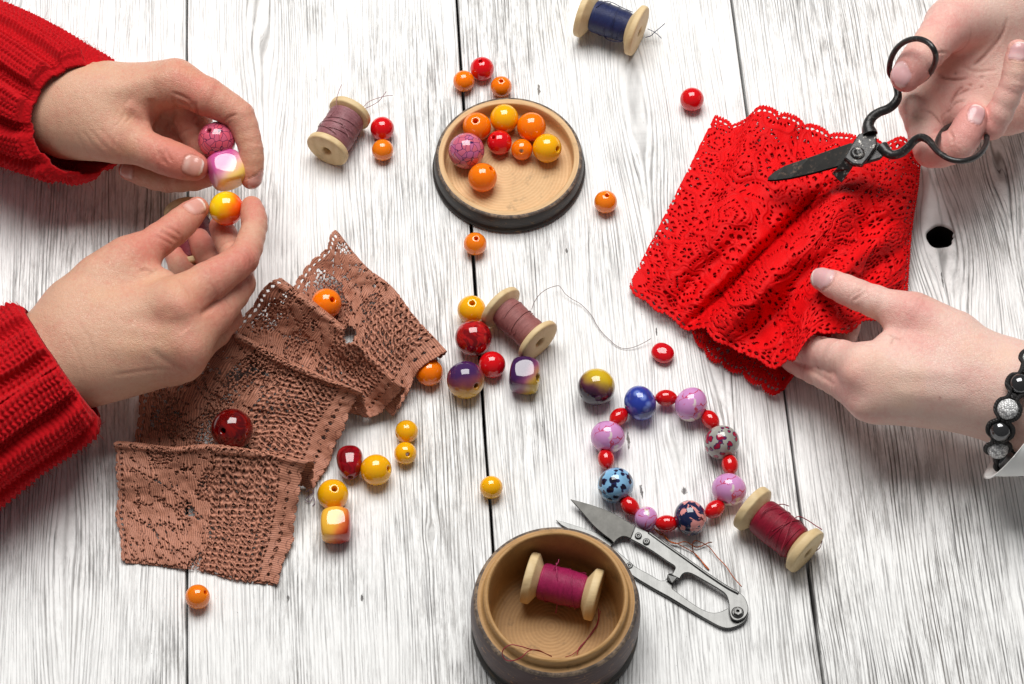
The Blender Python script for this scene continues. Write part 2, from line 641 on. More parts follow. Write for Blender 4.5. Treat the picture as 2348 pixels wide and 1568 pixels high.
def surface_nets(F):
    S = F < 0
    nx, ny, nz = F.shape
    cnt = np.zeros((nx-1, ny-1, nz-1), np.int8)
    for a in (0, 1):
        for b in (0, 1):
            for c in (0, 1):
                cnt += S[a:nx-1+a, b:ny-1+b, c:nz-1+c]
    I, J, K = np.nonzero((cnt > 0) & (cnt < 8))
    acc = np.zeros((len(I), 3))
    num = np.zeros(len(I))
    C = [(a, b, c) for a in (0, 1) for b in (0, 1) for c in (0, 1)]
    for p in C:
        for ax in range(3):
            if p[ax]: continue
            q = list(p); q[ax] = 1
            va = F[I+p[0], J+p[1], K+p[2]]
            vb = F[I+q[0], J+q[1], K+q[2]]
            m = (va < 0) != (vb < 0)
            t = np.where(m, va/np.where(m, va-vb, 1), 0)
            pos = np.tile(np.array(p, float), (len(I), 1))
            pos[:, ax] += t
            acc[m] += pos[m]
            num[m] += 1
    V = acc/num[:, None]+np.stack([I, J, K], 1)
    idx = np.full(cnt.shape, -1, np.int32)
    idx[I, J, K] = np.arange(len(I))
    Q = []
    for ax in range(3):
        sl0 = [slice(1, -1)]*3
        sl0[ax] = slice(0, -1)
        sl1 = list(sl0)
        sl1[ax] = slice(1, None)
        A, B = S[tuple(sl0)], S[tuple(sl1)]
        i, j, k = np.nonzero(A != B)
        o = np.stack([i, j, k], 1)
        off = np.array([1, 1, 1]); off[ax] = 0
        o = o+off
        u, v = (ax+1) % 3, (ax+2) % 3
        def cell(du, dv):
            c = o.copy()
            c[:, u] -= du
            c[:, v] -= dv
            return idx[c[:, 0], c[:, 1], c[:, 2]]
        q = np.stack([cell(1, 1), cell(0, 1), cell(0, 0), cell(1, 0)], 1)
        fl = ~A[i, j, k]
        q[fl] = q[fl][:, ::-1]
        Q.append(q[(q >= 0).all(1)])
    return V, np.concatenate(Q)

def mat_skin(name, base, red, deep, nailc):
    m, b = newmat(name)
    co = objco()
    at = attr('skin')
    sep = E.nt.nodes.new('ShaderNodeSeparateColor')
    E.nt.links.new(at.outputs['Color'], sep.inputs[0])
    r, nail, edge = E(sep.outputs[0]), E(sep.outputs[1]), E(sep.outputs[2])
    dark = E(at.outputs['Alpha'])
    n1 = noise(co, 70, 3, 0.6)
    n2 = noise(co, 420, 2, 0.6)
    x, y, z = xyz(co)
    n3 = noise(co, 950, 2, 0.7)
    redness = (r+(n1-0.5)*1.1+(n2-0.5)*0.8+(n3-0.5)*0.7+0.06).clamp()
    col = mix(redness, base, red)
    yellow = noise(co, 38, 2).ramp(0.52, 0.72, 0.0, 0.35)
    col = mix(yellow, col, tuple(np.array(base)*np.array((1.0, 0.96, 0.80))))
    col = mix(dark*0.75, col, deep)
    ncol = mix(noise(co, 260, 2), nailc, tuple(q*1.18 for q in nailc))
    col = mix(nail, col, ncol)
    col = mix(edge*0.8, col, (0.88, 0.79, 0.72))
    rough = (0.41+(n2-0.5)*0.26)-nail*0.24
    put(b, Base_Color=col, Roughness=rough, Specular_IOR_Level=0.42,
        Subsurface_Weight=0.09, Subsurface_Radius=(1.0, 0.36, 0.20), Subsurface_Scale=0.0022)
    lines = voronoi(co, 520, 'DISTANCE_TO_EDGE').ramp(0.0, 0.10)
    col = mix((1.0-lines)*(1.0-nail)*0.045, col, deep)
    put(b, Base_Color=col)
    fine = voronoi(co, 1150, 'DISTANCE_TO_EDGE').ramp(0.0, 0.16)
    fine2 = noise(co, 900, 3, 0.7)
    big = noise(co, 230, 2)
    h = (fine*0.30+fine2*0.60+big*0.9+lines*0.22)*(1.0-nail)
    bump(b, h, 0.50, 0.0006)
    return m

SKIN_L = mat_skin('warm_skin', (0.66, 0.385, 0.262), (0.62, 0.205, 0.15), (0.28, 0.10, 0.065), (0.58, 0.285, 0.235))
SKIN_R = mat_skin('pale_skin', (0.80, 0.55, 0.465), (0.74, 0.33, 0.29), (0.36, 0.14, 0.11), (0.60, 0.34, 0.345))

def build_hand(H, parent, label, skin, nails, creases=(), veins=(), reds=(), h=0.0008, clip=None, bulges=(), moles=()):
    V, Q = H.mesh(h, clip)
    N = H.grad(V)
    disp = np.zeros(len(V))
    red = np.zeros(len(V))
    dark = np.zeros(len(V))
    nail = np.zeros(len(V))
    nedge = np.zeros(len(V))
    # skin folds round every finger joint
    for fi, (nd, c) in enumerate(H.fing):
        for j in range(1, len(nd)):
            p = nd[j]
            prev = nrm(nd[j][:3]-nd[j-1][:3])
            nxt = nrm(nd[j+1][:3]-nd[j][:3]) if j+1 < len(nd) else prev
            u = nrm(prev+nxt)
            rel = V-p[:3]
            s = rel@u
            dist = np.linalg.norm(rel, axis=1)
            near = dist < p[3]*1.75
            if j+1 < len(nd):
                bend = nrm(prev-nxt) if np.linalg.norm(prev-nxt) > 0.05 else np.zeros(3)
                side = (N@bend)
                ang = np.arctan2(rel@nrm(np.cross(u, bend+np.array([1e-4, 2e-4, 3e-4]))), rel@(bend+1e-6))
                # bend points to the knuckle (outer) side
                fold = sstep(0.25, 0.85, -side)
                w = np.where(near, fold, 0)
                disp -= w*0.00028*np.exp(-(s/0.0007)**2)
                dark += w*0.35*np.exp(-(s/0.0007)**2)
                kn = np.where(near, sstep(0.15, 0.8, side), 0)
                for q in (-0.0028, -0.0013, 0.0001, 0.0014, 0.0030):
                    ss = s-q-0.0007*np.sin(ang*3.1+q*2100)-0.0004*np.sin(ang*9+q*900)
                    mod = 0.35+0.65*noise2(ang*4+q*900, s*0+fi*3.3+j, 5)
                    disp -= kn*mod*0.00016*np.exp(-(ss/0.00042)**2)
                    dark += kn*mod*0.16*np.exp(-(ss/0.0004)**2)
                red += 0.55*np.exp(-(dist/(p[3]*1.35))**2)
            else:
                red += 0.95*np.exp(-(dist/(p[3]*2.0))**2)
    for (pts, depth, width, dk) in creases:
        pts = catmull([H.hit(a, b) for a, b in pts], 40)
        dmin = np.full(len(V), 1.0)
        tpos = np.zeros(len(V))
        sel = np.nonzero(((V > pts.min(0)-0.006) & (V < pts.max(0)+0.006)).all(1))[0]
        for i, (a, b) in enumerate(zip(pts[:-1], pts[1:])):
            ba = b-a
            pa = V[sel]-a
            t = np.clip(pa@ba/max(ba@ba, 1e-14), 0, 1)
            d = np.linalg.norm(pa-t[:, None]*ba, axis=1)
            better = d < dmin[sel]
            dmin[sel] = np.where(better, d, dmin[sel])
            tpos[sel] = np.where(better, (i+t)/39, tpos[sel])
        fade = np.clip(np.minimum(tpos, 1-tpos)*6, 0, 1)**0.6
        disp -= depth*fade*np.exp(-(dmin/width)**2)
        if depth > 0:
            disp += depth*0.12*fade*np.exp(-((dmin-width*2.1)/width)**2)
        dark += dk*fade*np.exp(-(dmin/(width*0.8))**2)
    for (px, py, rad, amt) in bulges:
        c = H.hit(px, py)
        d = np.linalg.norm(V-c, axis=1)
        disp += amt*np.exp(-(d/rad)**2)
    for (px, py, rad, amt) in reds:
        c = H.hit(px, py)
        red += amt*np.exp(-(np.linalg.norm(V-c, axis=1)/rad)**2)
    for (px, py, rad) in moles:
        c = H.hit(px, py)
        dark += 1.2*np.exp(-(np.linalg.norm(V-c, axis=1)/rad)**4)
    for (px, py, tx, ty, ln, wd, tilt) in nails:
        c = H.hit(px, py)
        n = H.grad(c[None])[0]
        if tilt is not None:
            n = nrm(n+np.asarray(tilt))
            # slide to the skin along the tilted normal
        tip = T(px+tx, py+ty, c[2]*1000)
        u = tip-c
        u = nrm(u-np.dot(u, n)*n)
        v = np.cross(n, u)
        rel = V-c
        a = (rel@u)/ln
        b = (rel@v)/wd
        ok = (np.abs(rel@n) < 0.006) & ((N@n) > 0.05)
        fr = np.where(a > 0, np.abs(a)**2.6, np.abs(a)**3.0)+np.abs(b)**3.0
        e = np.where(ok, fr, 9)
        inside = 1-sstep(0.86, 1.02, e)
        groove = np.exp(-((np.sqrt(e)-1.08)/0.10)**2)*np.where(a > 0.8, 0.2, 1.0)
        disp += inside*(0.00030+0.00018*np.clip(a, 0, 1))-groove*0.00028
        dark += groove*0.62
        nail = np.maximum(nail, inside)
        nedge = np.maximum(nedge, inside*sstep(0.70, 0.84, np.clip(a, -1, 1.2)+0.16*(np.abs(b))**2))
        cuticle = np.exp(-(((a+0.62)/0.22)**2+(b/0.7)**2))*inside
        nedge = np.maximum(nedge, cuticle*0.35)
    disp += 0.00016*(noise2(V[:, 0]*260+V[:, 2]*90, V[:, 1]*260-V[:, 2]*120, 8)-0.5)
    V2 = V+N*disp[:, None]
    o = mk('hand', V2, Q, skin, parent)
    if label: o['label'] = label
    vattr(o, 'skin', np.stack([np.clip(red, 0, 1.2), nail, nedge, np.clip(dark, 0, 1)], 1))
    return o

# ---- the person on the left, two hands
person_left = empty('person', 'person in a red ribbed sweater pinching beads above brown lace', 'person', None, T(60, 560, 0))
H1 = Hand(
    palm=[[(20, 200, 40, 84), (150, 252, 48, 84), (230, 240, 54, 74)],
          [(215, 240, 58, 58), (405, 190, 72, 42)],
          [(205, 222, 54, 58), (392, 182, 66, 36)],
          [(195, 225, 42, 58), (382, 205, 48, 40)],
          [(190, 235, 34, 48), (370, 235, 34, 36)],
          [(165, 290, 50, 58), (262, 316, 55, 52)],
          [(235, 275, 54, 50), (318, 268, 56, 26)],
          [(290, 268, 40, 52), (392, 318, 30, 46)]],
    fingers=[[(215, 300, 53, 54), (282, 322, 55, 46), (376, 358, 54, 41), (446, 382, 52, 33)],
             [(405, 190, 72, 46), (474, 222, 70, 44), (548, 266, 64, 35), (575, 342, 56, 27.5), (576, 410, 47, 24)],
             [(402, 208, 60, 44), (448, 292, 48, 41), (472, 398, 36, 30), (384, 413, 30, 28), (296, 390, 27, 24)],
             [(376, 232, 50, 42), (415, 345, 32, 40), (440, 402, 22, 30), (340, 398, 16, 26)]],
    k_palm=0.012, k_root=0.007)
hand1 = build_hand(H1, person_left, 'upper hand, seen from its thumb side, pinching the purple cube bead', SKIN_L,
    nails=[(443, 379, 30, 8, 0.0052, 0.0050, (0.15, -0.1, 0.1)), (290, 395, -30, -8, 0.0042, 0.0036, (0, -0.25, -0.1)), (594, 412, 2, 30, 0.0050, 0.0034, (0.9, 0, 0))],
    creases=[(((395, 220), (402, 245), (392, 275), (380, 300)), 0.0008, 0.0013, 0.45),
             (((392, 212), (420, 222), (440, 240), (449, 262)), 0.0006, 0.0009, 0.4),
             (((408, 232), (425, 240), (436, 252)), 0.0006, 0.0010, 0.2),
             (((449, 232), (450, 258), (456, 285), (470, 305)), 0.0009, 0.0010, 0.55),
             (((511, 279), (528, 268), (545, 262)), 0.0005, 0.0008, 0.4),
             (((541, 345), (560, 338), (580, 340)), 0.0005, 0.0008, 0.25),
             (((345, 225), (348, 255), (350, 285)), 0.0009, 0.0022, 0.15),
             (((190, 300), (215, 335), (250, 362)), 0.0002, 0.0010, 0.12),
             (((175, 305), (190, 335), (222, 366)), 0.0002, 0.0009, 0.12),
             (((205, 295), (235, 330), (272, 358)), 0.0002, 0.0010, 0.12),
             (((225, 290), (258, 326), (300, 362)), 0.00015, 0.0012, 0.08),
             (((369, 345), (374, 362), (384, 380)), 0.0005, 0.0007, 0.35),
             (((360, 342), (366, 360), (374, 376)), 0.0004, 0.0007, 0.25),
             (((378, 340), (386, 356), (394, 372)), 0.0004, 0.0007, 0.25),
             (((290, 238), (318, 262), (350, 300)), -0.0012, 0.0035, 0.0),
             (((240, 215), (310, 190), (385, 170)), -0.0006, 0.004, 0.0)],
    reds=[(378, 358, 0.010, 0.5), (420, 165, 0.014, 0.5), (470, 255, 0.012, 0.4), (440, 385, 0.01, 0.5), (350, 250, 0.012, 0.3)],
    clip=(np.array([-0.262, -1, -1]), np.array([1, 1, 1])))
H2 = Hand(
    palm=[[(20, 872, 42, 54), (118, 785, 48, 56), (214, 702, 54, 62)],
          [(60, 918, 40, 56), (165, 843, 44, 58), (285, 822, 48, 54)],
          [(40, 896, 42, 74), (142, 812, 47, 74)],
          [(185, 742, 54, 58), (400, 700, 64, 52)],
          [(190, 790, 52, 66), (428, 780, 58, 46)],
          [(200, 840, 44, 58), (424, 825, 48, 36)],
          [(200, 860, 36, 46), (400, 838, 38, 32)],
          [(176, 692, 54, 48), (292, 598, 58, 46)],
          [(290, 640, 56, 50), (372, 655, 56, 34)]],
    fingers=[[(230, 640, 57, 54), (298, 596, 58, 46), (396, 528, 56, 37), (452, 478, 52, 27)],
             [(398, 700, 64, 54), (475, 648, 64, 47), (556, 592, 62, 37), (583, 520, 57, 29), (577, 474, 54, 25)],
             [(428, 780, 56, 48), (490, 722, 52, 44), (548, 650, 46, 37), (532, 575, 36, 30), (505, 520, 34, 26)],
             [(420, 825, 46, 38), (520, 730, 34, 34), (486, 612, 24, 30), (456, 548, 22, 25)],
             [(400, 838, 38, 32), (480, 770, 26, 30), (440, 660, 20, 30), (402, 588, 18, 24)]],
    k_palm=0.013, k_root=0.008)
hand2 = build_hand(H2, person_left, 'lower hand, back of hand towards the viewer, pinching the yellow and orange bead', SKIN_L,
    nails=[(447, 470, 28, -22, 0.0056, 0.0042, (-0.2, -0.1, 0.3)), (603, 462, 0, -30, 0.0040, 0.0030, (1.1, 0.2, 0))],
    creases=[(((318, 622), (335, 619), (352, 622)), 0.0007, 0.0007, 0.6),
             (((338, 630), (350, 624), (364, 615)), 0.0004, 0.0007, 0.35),
             (((415, 612), (440, 600), (448, 592)), 0.0005, 0.001, 0.2),
             (((364, 528), (385, 540), (405, 552)), 0.0006, 0.0008, 0.4),
             (((372, 518), (395, 528), (414, 540)), 0.0004, 0.0007, 0.25),
             (((355, 540), (378, 552), (395, 562)), 0.0004, 0.0007, 0.2),
             (((556, 570), (572, 590), (572, 608)), 0.0005, 0.0007, 0.25),
             (((548, 575), (562, 595), (563, 612)), 0.0004, 0.0006, 0.2),
             (((566, 570), (580, 585)), 0.0003, 0.0006, 0.2),
             (((546, 528), (562, 524), (580, 520)), 0.0004, 0.0007, 0.3),
             (((540, 545), (556, 545), (572, 545)), 0.0003, 0.0006, 0.25),
             (((428, 618), (450, 640), (462, 668)), 0.0003, 0.0008, 0.2),
             (((405, 640), (425, 660), (440, 690)), 0.0003, 0.0010, 0.15),
             (((180, 735), (210, 790), (225, 850)), 0.0002, 0.0009, 0.15),
             (((150, 760), (180, 815), (195, 870)), 0.0002, 0.0009, 0.15),
             (((345, 800), (385, 830), (430, 850)), 0.0004, 0.0016, 0.12),
             (((260, 860), (330, 850), (410, 846)), 0.0003, 0.0010, 0.15),
             (((458, 722), (480, 702), (510, 678), (545, 648)), 0.0006, 0.0014, 0.3),
             (((290, 750), (330, 756), (385, 765)), -0.0003, 0.003, 0.0),
             (((250, 720), (320, 710), (400, 712)), -0.0003, 0.004, 0.0),
             (((250, 800), (330, 800), (420, 800)), -0.0003, 0.004, 0.0),
             (((380, 700), (410, 740), (425, 760)), 0.0006, 0.004, 0.0)],
    reds=[(415, 712, 0.014, 0.55), (330, 560, 0.016, 0.5), (560, 600, 0.012, 0.55), (440, 840, 0.012, 0.45), (400, 530, 0.012, 0.4), (470, 640, 0.016, 0.25)],
    bulges=[(415, 712, 0.008, 0.0018), (440, 838, 0.008, 0.0016), (436, 772, 0.006, -0.0012), (436, 790, 0.007, 0.0008), (562, 600, 0.006, 0.0008), (340, 742, 0.010, -0.0009), (300, 585, 0.009, 0.0012), (395, 526, 0.006, 0.0006)],
    clip=(np.array([-0.262, -1, -1]), np.array([1, 1, 1])))

# ---- the person on the right, two hands
person_right = empty('person', 'person with a white cuff, cutting red lace with black scissors', 'person', None, T(2330, 480, 0))
H3 = Hand(
    palm=[[(2460, -130, 58, 96), (2350, -30, 58, 100), (2290, 40, 58, 96)],
          [(2290, 10, 64, 78), (2184, 56, 72, 58)],
          [(2270, 80, 50, 70), (2112, 238, 43, 46)],
          [(2300, 90, 50, 70), (2182, 258, 42, 46)],
          [(2330, 100, 48, 70), (2255, 268, 40, 42)],
          [(2370, 90, 48, 66), (2325, 255, 40, 40)],
          [(2210, 100, 52, 46), (2150, 190, 42, 42)]],
    fingers=[[(2230, 35, 70, 64), (2174, 60, 78, 55), (2124, 118, 84, 43), (2076, 176, 80, 35.5)],
             [(2106, 244, 48, 44), (2136, 342, 46, 42), (2198, 330, 56, 38), (2231, 268, 62, 32)],
             [(2190, 258, 40, 44), (2272, 286, 56, 34), (2322, 190, 74, 29), (2334, 116, 84, 26)],
             [(2255, 270, 34, 42), (2335, 264, 40, 33), (2390, 180, 58, 30)]],
    k_palm=0.012, k_root=0.007)
hand3 = build_hand(H3, person_right, 'upper hand, palm up, with thumb and finger through the scissor rings', SKIN_R,
    nails=[(2057, 166, -24, 26, 0.0062, 0.0044, (-0.7, 0.5, 0.0)), (2240, 261, 6, -30, 0.0054, 0.0040, (0.35, 0.1, 0.2)), (2341, 116, 2, -30, 0.0048, 0.0036, (0.6, 0.2, 0.1))],
    creases=[(((2150, 178), (2200, 182), (2250, 178), (2298, 172)), 0.0007, 0.0007, 0.95),
             (((2140, 150), (2190, 168), (2245, 140), (2290, 90), (2310, 40)), 0.0008, 0.0009, 0.75),
             (((2174, 250), (2185, 225), (2200, 205), (2225, 196), (2290, 188)), 0.0008, 0.0007, 1.0),
             (((2158, 275), (2175, 255), (2192, 235), (2215, 230)), 0.0007, 0.0007, 0.95),
             (((2110, 250), (2140, 262), (2158, 285), (2163, 300)), 0.0008, 0.0008, 0.8),
             (((2128, 322), (2140, 312), (2155, 305)), 0.0006, 0.0008, 0.3),
             (((2176, 300), (2184, 315), (2182, 330)), 0.0006, 0.0007, 0.5),
             (((2146, 126), (2160, 120), (2182, 122)), 0.0007, 0.0007, 0.5),
             (((2200, 150), (2240, 165), (2285, 160)), 0.0004, 0.0008, 0.15),
             (((2186, 222), (2215, 208), (2250, 200), (2292, 196)), 0.0006, 0.0007, 0.8),
             (((2150, 170), (2170, 180), (2200, 186)), 0.0005, 0.0007, 0.6),
             (((2230, 150), (2262, 120), (2290, 70)), 0.0003, 0.0007, 0.35),
             (((2075, 262), (2100, 270), (2128, 276)), 0.0003, 0.0006, 0.3)],
    reds=[(2180, 60, 0.014, 0.45), (2190, 215, 0.016, 0.35), (2140, 345, 0.012, 0.4), (2232, 300, 0.012, 0.4), (2200, 120, 0.012, 0.3), (2075, 200, 0.009, 0.5)],
    clip=(np.array([-1, -1, -1]), np.array([0.275, 0.23, 1])))
H4 = Hand(
    palm=[[(2520, 905, 46, 76), (2400, 908, 46, 74), (2320, 905, 46, 66)],
          [(2520, 960, 42, 74), (2400, 945, 42, 72), (2310, 915, 42, 72)],
          [(2300, 880, 50, 76), (1985, 842, 54, 48)],
          [(2300, 905, 46, 74), (1996, 900, 48, 48)],
          [(2290, 918, 38, 66), (2010, 920, 38, 42)],
          [(2300, 860, 50, 68), (2096, 728, 56, 48)],
          [(2200, 830, 50, 64), (2040, 800, 52, 30)]],
    fingers=[[(2180, 770, 54, 58), (2088, 723, 56, 46), (1966, 676, 56, 35), (1884, 640, 52, 27)],
             [(1982, 845, 52, 48), (1930, 822, 42, 42), (1858, 804, 25, 37), (1795, 790, 12, 28)],
             [(1994, 902, 46, 48), (1940, 880, 38, 41), (1868, 848, 20, 33), (1800, 815, 10, 26)],
             [(2008, 920, 36, 40), (1945, 880, 18, 32), (1925, 800, 12, 26), (1950, 745, 12, 24)]],
    k_palm=0.013, k_root=0.008)
hand4 = build_hand(H4, person_right, 'lower hand, pale with a bead bracelet, holding the hem of the red lace', SKIN_R,
    nails=[(1884, 630, -30, -14, 0.0062, 0.0046, (-0.15, 0.55, 0.2))],
    creases=[(((2036, 766), (2050, 774), (2066, 780)), 0.0005, 0.0006, 0.6),
             (((2048, 774), (2044, 782), (2042, 790)), 0.0004, 0.0006, 0.5),
             (((1955, 690), (1970, 680), (1985, 670)), 0.0004, 0.0008, 0.2),
             (((1945, 684), (1960, 672), (1976, 664)), 0.0003, 0.0007, 0.15),
             (((1830, 833), (1870, 855), (1915, 882)), 0.0006, 0.0012, 0.3),
             (((2005, 790), (1990, 792), (1965, 787)), 0.0004, 0.0008, 0.15),
             (((2050, 850), (2120, 850), (2220, 860)), -0.0005, 0.004, 0.0),
             (((2050, 900), (2120, 905), (2220, 915)), -0.0005, 0.004, 0.0)],
    reds=[(2095, 715, 0.014, 0.45), (1945, 870, 0.012, 0.5), (1960, 945, 0.012, 0.4), (1880, 670, 0.010, 0.3), (2150, 790, 0.02, 0.25)],
    bulges=[(1950, 862, 0.007, 0.0015), (1968, 948, 0.007, 0.0014), (1962, 905, 0.006, -0.0009), (2095, 712, 0.009, 0.0010), (2040, 880, 0.010, -0.0006)],
    moles=[(1875, 842, 0.0009), (2155, 911, 0.0006)],
    clip=(np.array([-1, -1, -1]), np.array([0.30, 1, 1])))
# ------------------------------------------------------------------ knitted cuffs
def mat_knit():
    m, b = newmat('red_wool')
    co = objco()
    n = noise(co, 900, 3, 0.7)
    n2 = noise(co, 60, 2)
    col = mix((n-0.5)*0.9+0.4, srgb(150, 4, 13), srgb(228, 15, 30))
    col = mix(n2.ramp(0.4, 0.7)*0.35, col, srgb(196, 8, 20))
    put(b, Base_Color=col, Roughness=0.85, Specular_IOR_Level=0.15, Sheen_Weight=0.25, Sheen_Roughness=0.5, Sheen_Tint=(1.0, 0.25, 0.25))
    bump(b, n+noise(co, 2600, 2)*0.6, 0.6, 0.0006)
    return m
M_KNIT = mat_knit()

def sleeve(parent, label, st, ribs, skew, seed, hem_roll=1.0):
    """st: (x, y, z, r_across, r_depth) stations towards the hand; ribs round the arm; skew: how far the side facing the lens is pulled back (mm)"""
    P = np.array([T(s[0], s[1], s[2]) for s in st])
    sc = np.array([[s[3]*PX(p), s[4]*PX(p)] for s, p in zip(st, P)])
    Q = catmull(np.concatenate([P, sc], 1), 400)
    L = np.linalg.norm(np.diff(Q[:, :3], axis=0), axis=1).sum()*1000
    ns = int(L/0.42)
    Q = arclen(Q, ns)
    nth = int(2*math.pi*36/0.42)
    th = np.linspace(0, 2*math.pi, nth, endpoint=False)
    tocam = nrm(CAM-P[-1])
    t, n, b = frames(Q[:, :3], tocam)
    s_mm = np.linspace(-L, 0, ns)
    S, TH = np.meshgrid(s_mm, th, indexing='ij')
    # ribs: broad raised band, narrow sunk channel
    ph = TH*ribs/(2*math.pi)+0.05*np.sin(S*0.03+seed)+0.10*noise2(S*0.05, TH*1.3+seed, seed)
    fr = ph-np.floor(ph)
    band = sstep(0.02, 0.14, fr)*(1-sstep(0.66, 0.80, fr))
    height = 5.0*band
    # knitted V columns
    cols = 4.0
    cu = fr*cols
    cf = cu-np.floor(cu)-0.5
    row = S/2.9+0.15*noise2(S*0.11, np.floor(ph*cols)+seed, seed+3)
    leg = np.abs(cf)
    v = np.cos(2*math.pi*(row+leg*0.85))
    rope = np.clip(1-np.abs((leg-0.25)/0.25)**2.0, 0, 1)
    height += 1.45*rope*(0.42+0.58*v)
    height += 0.9*(noise2(S*0.055, TH*3.0, seed+7)-0.5)+0.30*(noise2(S*0.9, TH*28, seed+8)-0.5)
    # soft buckling of the cuff
    height += 1.5*(noise2(S*0.045+3, TH*1.1, seed+11)-0.5)
    # the rolled hem
    d = -S
    hem = np.clip(1-d/3.2, 0, 1)
    height = height*(1-0.75*sstep(0, 1, np.clip(1-d/7.0, 0, 1)))-2.6*hem**3*hem_roll
    sk = skew*np.cos(TH)*np.clip(1-d/60, 0, 1)*0.001
    V = Q[:, None, :3]+((Q[:, 3, None]+height*0.001)*np.sin(TH))[..., None]*b[:, None]+((Q[:, 4, None]+height*0.001)*np.cos(TH))[..., None]*n[:, None]-sk[..., None]*t[:, None]
    # keep the underside off the table
    V[..., 2] = np.where(V[..., 2] < 0.004, 0.001+0.003*np.exp((V[..., 2]-0.004)/0.006), V[..., 2])
    # inner wall, turned back inside
    inner = []
    for k, f in enumerate((0.965, 0.93, 0.915)):
        row_ = ns-1-int((1.2+k*7.0)/0.42)
        c = Q[row_, :3]
        inner.append(c+(V[row_]-c)*f)
    V2 = np.concatenate([V, np.array(inner)])
    F = grid_faces(len(V2), nth, True)[:, ::-1]
    Vf = V2.reshape(-1, 3)
    # loose fibres standing off the yarn
    r = np.random.default_rng(seed)
    k = 5200
    ii = r.integers(4, ns-2, k)
    jj = r.integers(0, nth, k)
    base = V[ii, jj]
    out = base-Q[ii, :3]
    out /= np.linalg.norm(out, axis=1)[:, None]
    dirn = out*0.7+r.normal(0, 0.75, (k, 3))
    dirn /= np.linalg.norm(dirn, axis=1)[:, None]
    ln = r.uniform(0.0010, 0.0042, k)[:, None]
    side = np.cross(dirn, r.normal(0, 1, (k, 3)))
    side /= np.linalg.norm(side, axis=1)[:, None]
    w = 0.00007
    bend = r.normal(0, 0.0008, (k, 3))
    p0, p1, p2 = base-out*0.0003, base+dirn*ln*0.5+bend*0.3, base+dirn*ln+bend
    FV = np.stack([p0-side*w, p0+side*w, p1+side*w, p1-side*w, p2+side*w*0.4, p2-side*w*0.4], 1).reshape(-1, 3)
    q = np.arange(k)[:, None]*6
    FF = np.concatenate([q+np.array([[0, 1, 2, 3]]), q+np.array([[3, 2, 4, 5]])])
    VV, FF2 = join([(Vf, F), (FV, FF)])
    o = mk('sleeve', VV, FF2, M_KNIT, parent)
    o['label'] = label
    return o

sleeve(person_left, 'upper red ribbed knit cuff', [(-150, 130, 40, 150, 145), (-40, 172, 42, 150, 145), (50, 214, 46, 148, 142), (120, 246, 50, 140, 132), (172, 268, 54, 134, 122), (192, 276, 56, 130, 116)], 10, 12.0, 3)
sleeve(person_left, 'lower red ribbed knit cuff', [(-190, 1060, 42, 168, 150), (-90, 990, 42, 166, 150), (0, 925, 44, 164, 146), (80, 873, 46, 160, 138), (128, 842, 48, 158, 132), (143, 832, 49, 156, 128)], 10, -2.0, 8)

def mat_white_cotton():
    m, b = newmat('white_cotton')
    co = objco()
    x, y, z = xyz(co)
    w = ((x*9000.0).sin()*(z*9000.0+y*9000.0).sin())
    put(b, Base_Color=srgb(244, 244, 242), Roughness=0.8, Specular_IOR_Level=0.2)
    bump(b, w*0.5+noise(co, 1500, 2), 0.3, 0.0003)
    return m
M_COTTON = mat_white_cotton()

def plain_cuff():
    st = [(2650, 985, 40, 140, 134), (2530, 972, 42, 138, 132), (2450, 964, 42, 138, 130), (2390, 960, 42, 140, 130), (2374, 959, 42, 139, 129), (2368, 959, 42, 135, 125)]
    P = np.array([T(*s[:3]) for s in st])
    sc = np.array([[s[3]*PX(p), s[4]*PX(p)] for s, p in zip(st, P)])
    Q = arclen(catmull(np.concatenate([P, sc], 1), 200), 90)
    nth = 160
    th = np.linspace(0, 2*math.pi, nth, endpoint=False)
    t, n, b = frames(Q[:, :3], nrm(CAM-P[-1]))
    S, TH = np.meshgrid(np.linspace(0, 1, 90), th, indexing='ij')
    h = 0.0016*(noise2(S*5, TH*1.6, 2)-0.5)+0.0012*np.sin(TH*3+S*4)
    sk = -0.024*(-np.sin(TH))*S**2
    # cuff drops lower on the near side
    V = Q[:, None, :3]+((Q[:, 3, None]+h)*np.sin(TH))[..., None]*b[:, None]+((Q[:, 4, None]+h)*np.cos(TH))[..., None]*n[:, None]-sk[..., None]*t[:, None]
    V[..., 2] = np.where(V[..., 2] < 0.004, 0.001+0.003*np.exp((V[..., 2]-0.004)/0.006), V[..., 2])
    inner = np.array([Q[k, :3]+(V[k]-Q[k, :3])*f for k, f in ((88, 0.97), (84, 0.95), (70, 0.94), (40, 0.94))])
    V = np.concatenate([V, inner])
    o = mk('sleeve', V.reshape(-1, 3), grid_faces(len(V), nth, True)[:, ::-1], M_COTTON, person_right)
    o['label'] = 'smooth white cotton cuff'
plain_cuff()

# ------------------------------------------------------------------ lace
def coons(bot, right, top, left, nu, nv):
    """four polylines of (x, y, z) in reading units: bot/top run left to right, left/right run bottom to top"""
    B, R, Tp, L = [arclen(catmull(p, 400), n) for p, n in ((bot, nu), (right, nv), (top, nu), (left, nv))]
    u = np.linspace(0, 1, nu)[:, None, None]
    v = np.linspace(0, 1, nv)[None, :, None]
    return (1-v)*B[:, None]+v*Tp[:, None]+(1-u)*L[None]+u*R[None]-((1-u)*(1-v)*B[0]+u*(1-v)*B[-1]+(1-u)*v*Tp[0]+u*v*Tp[-1])

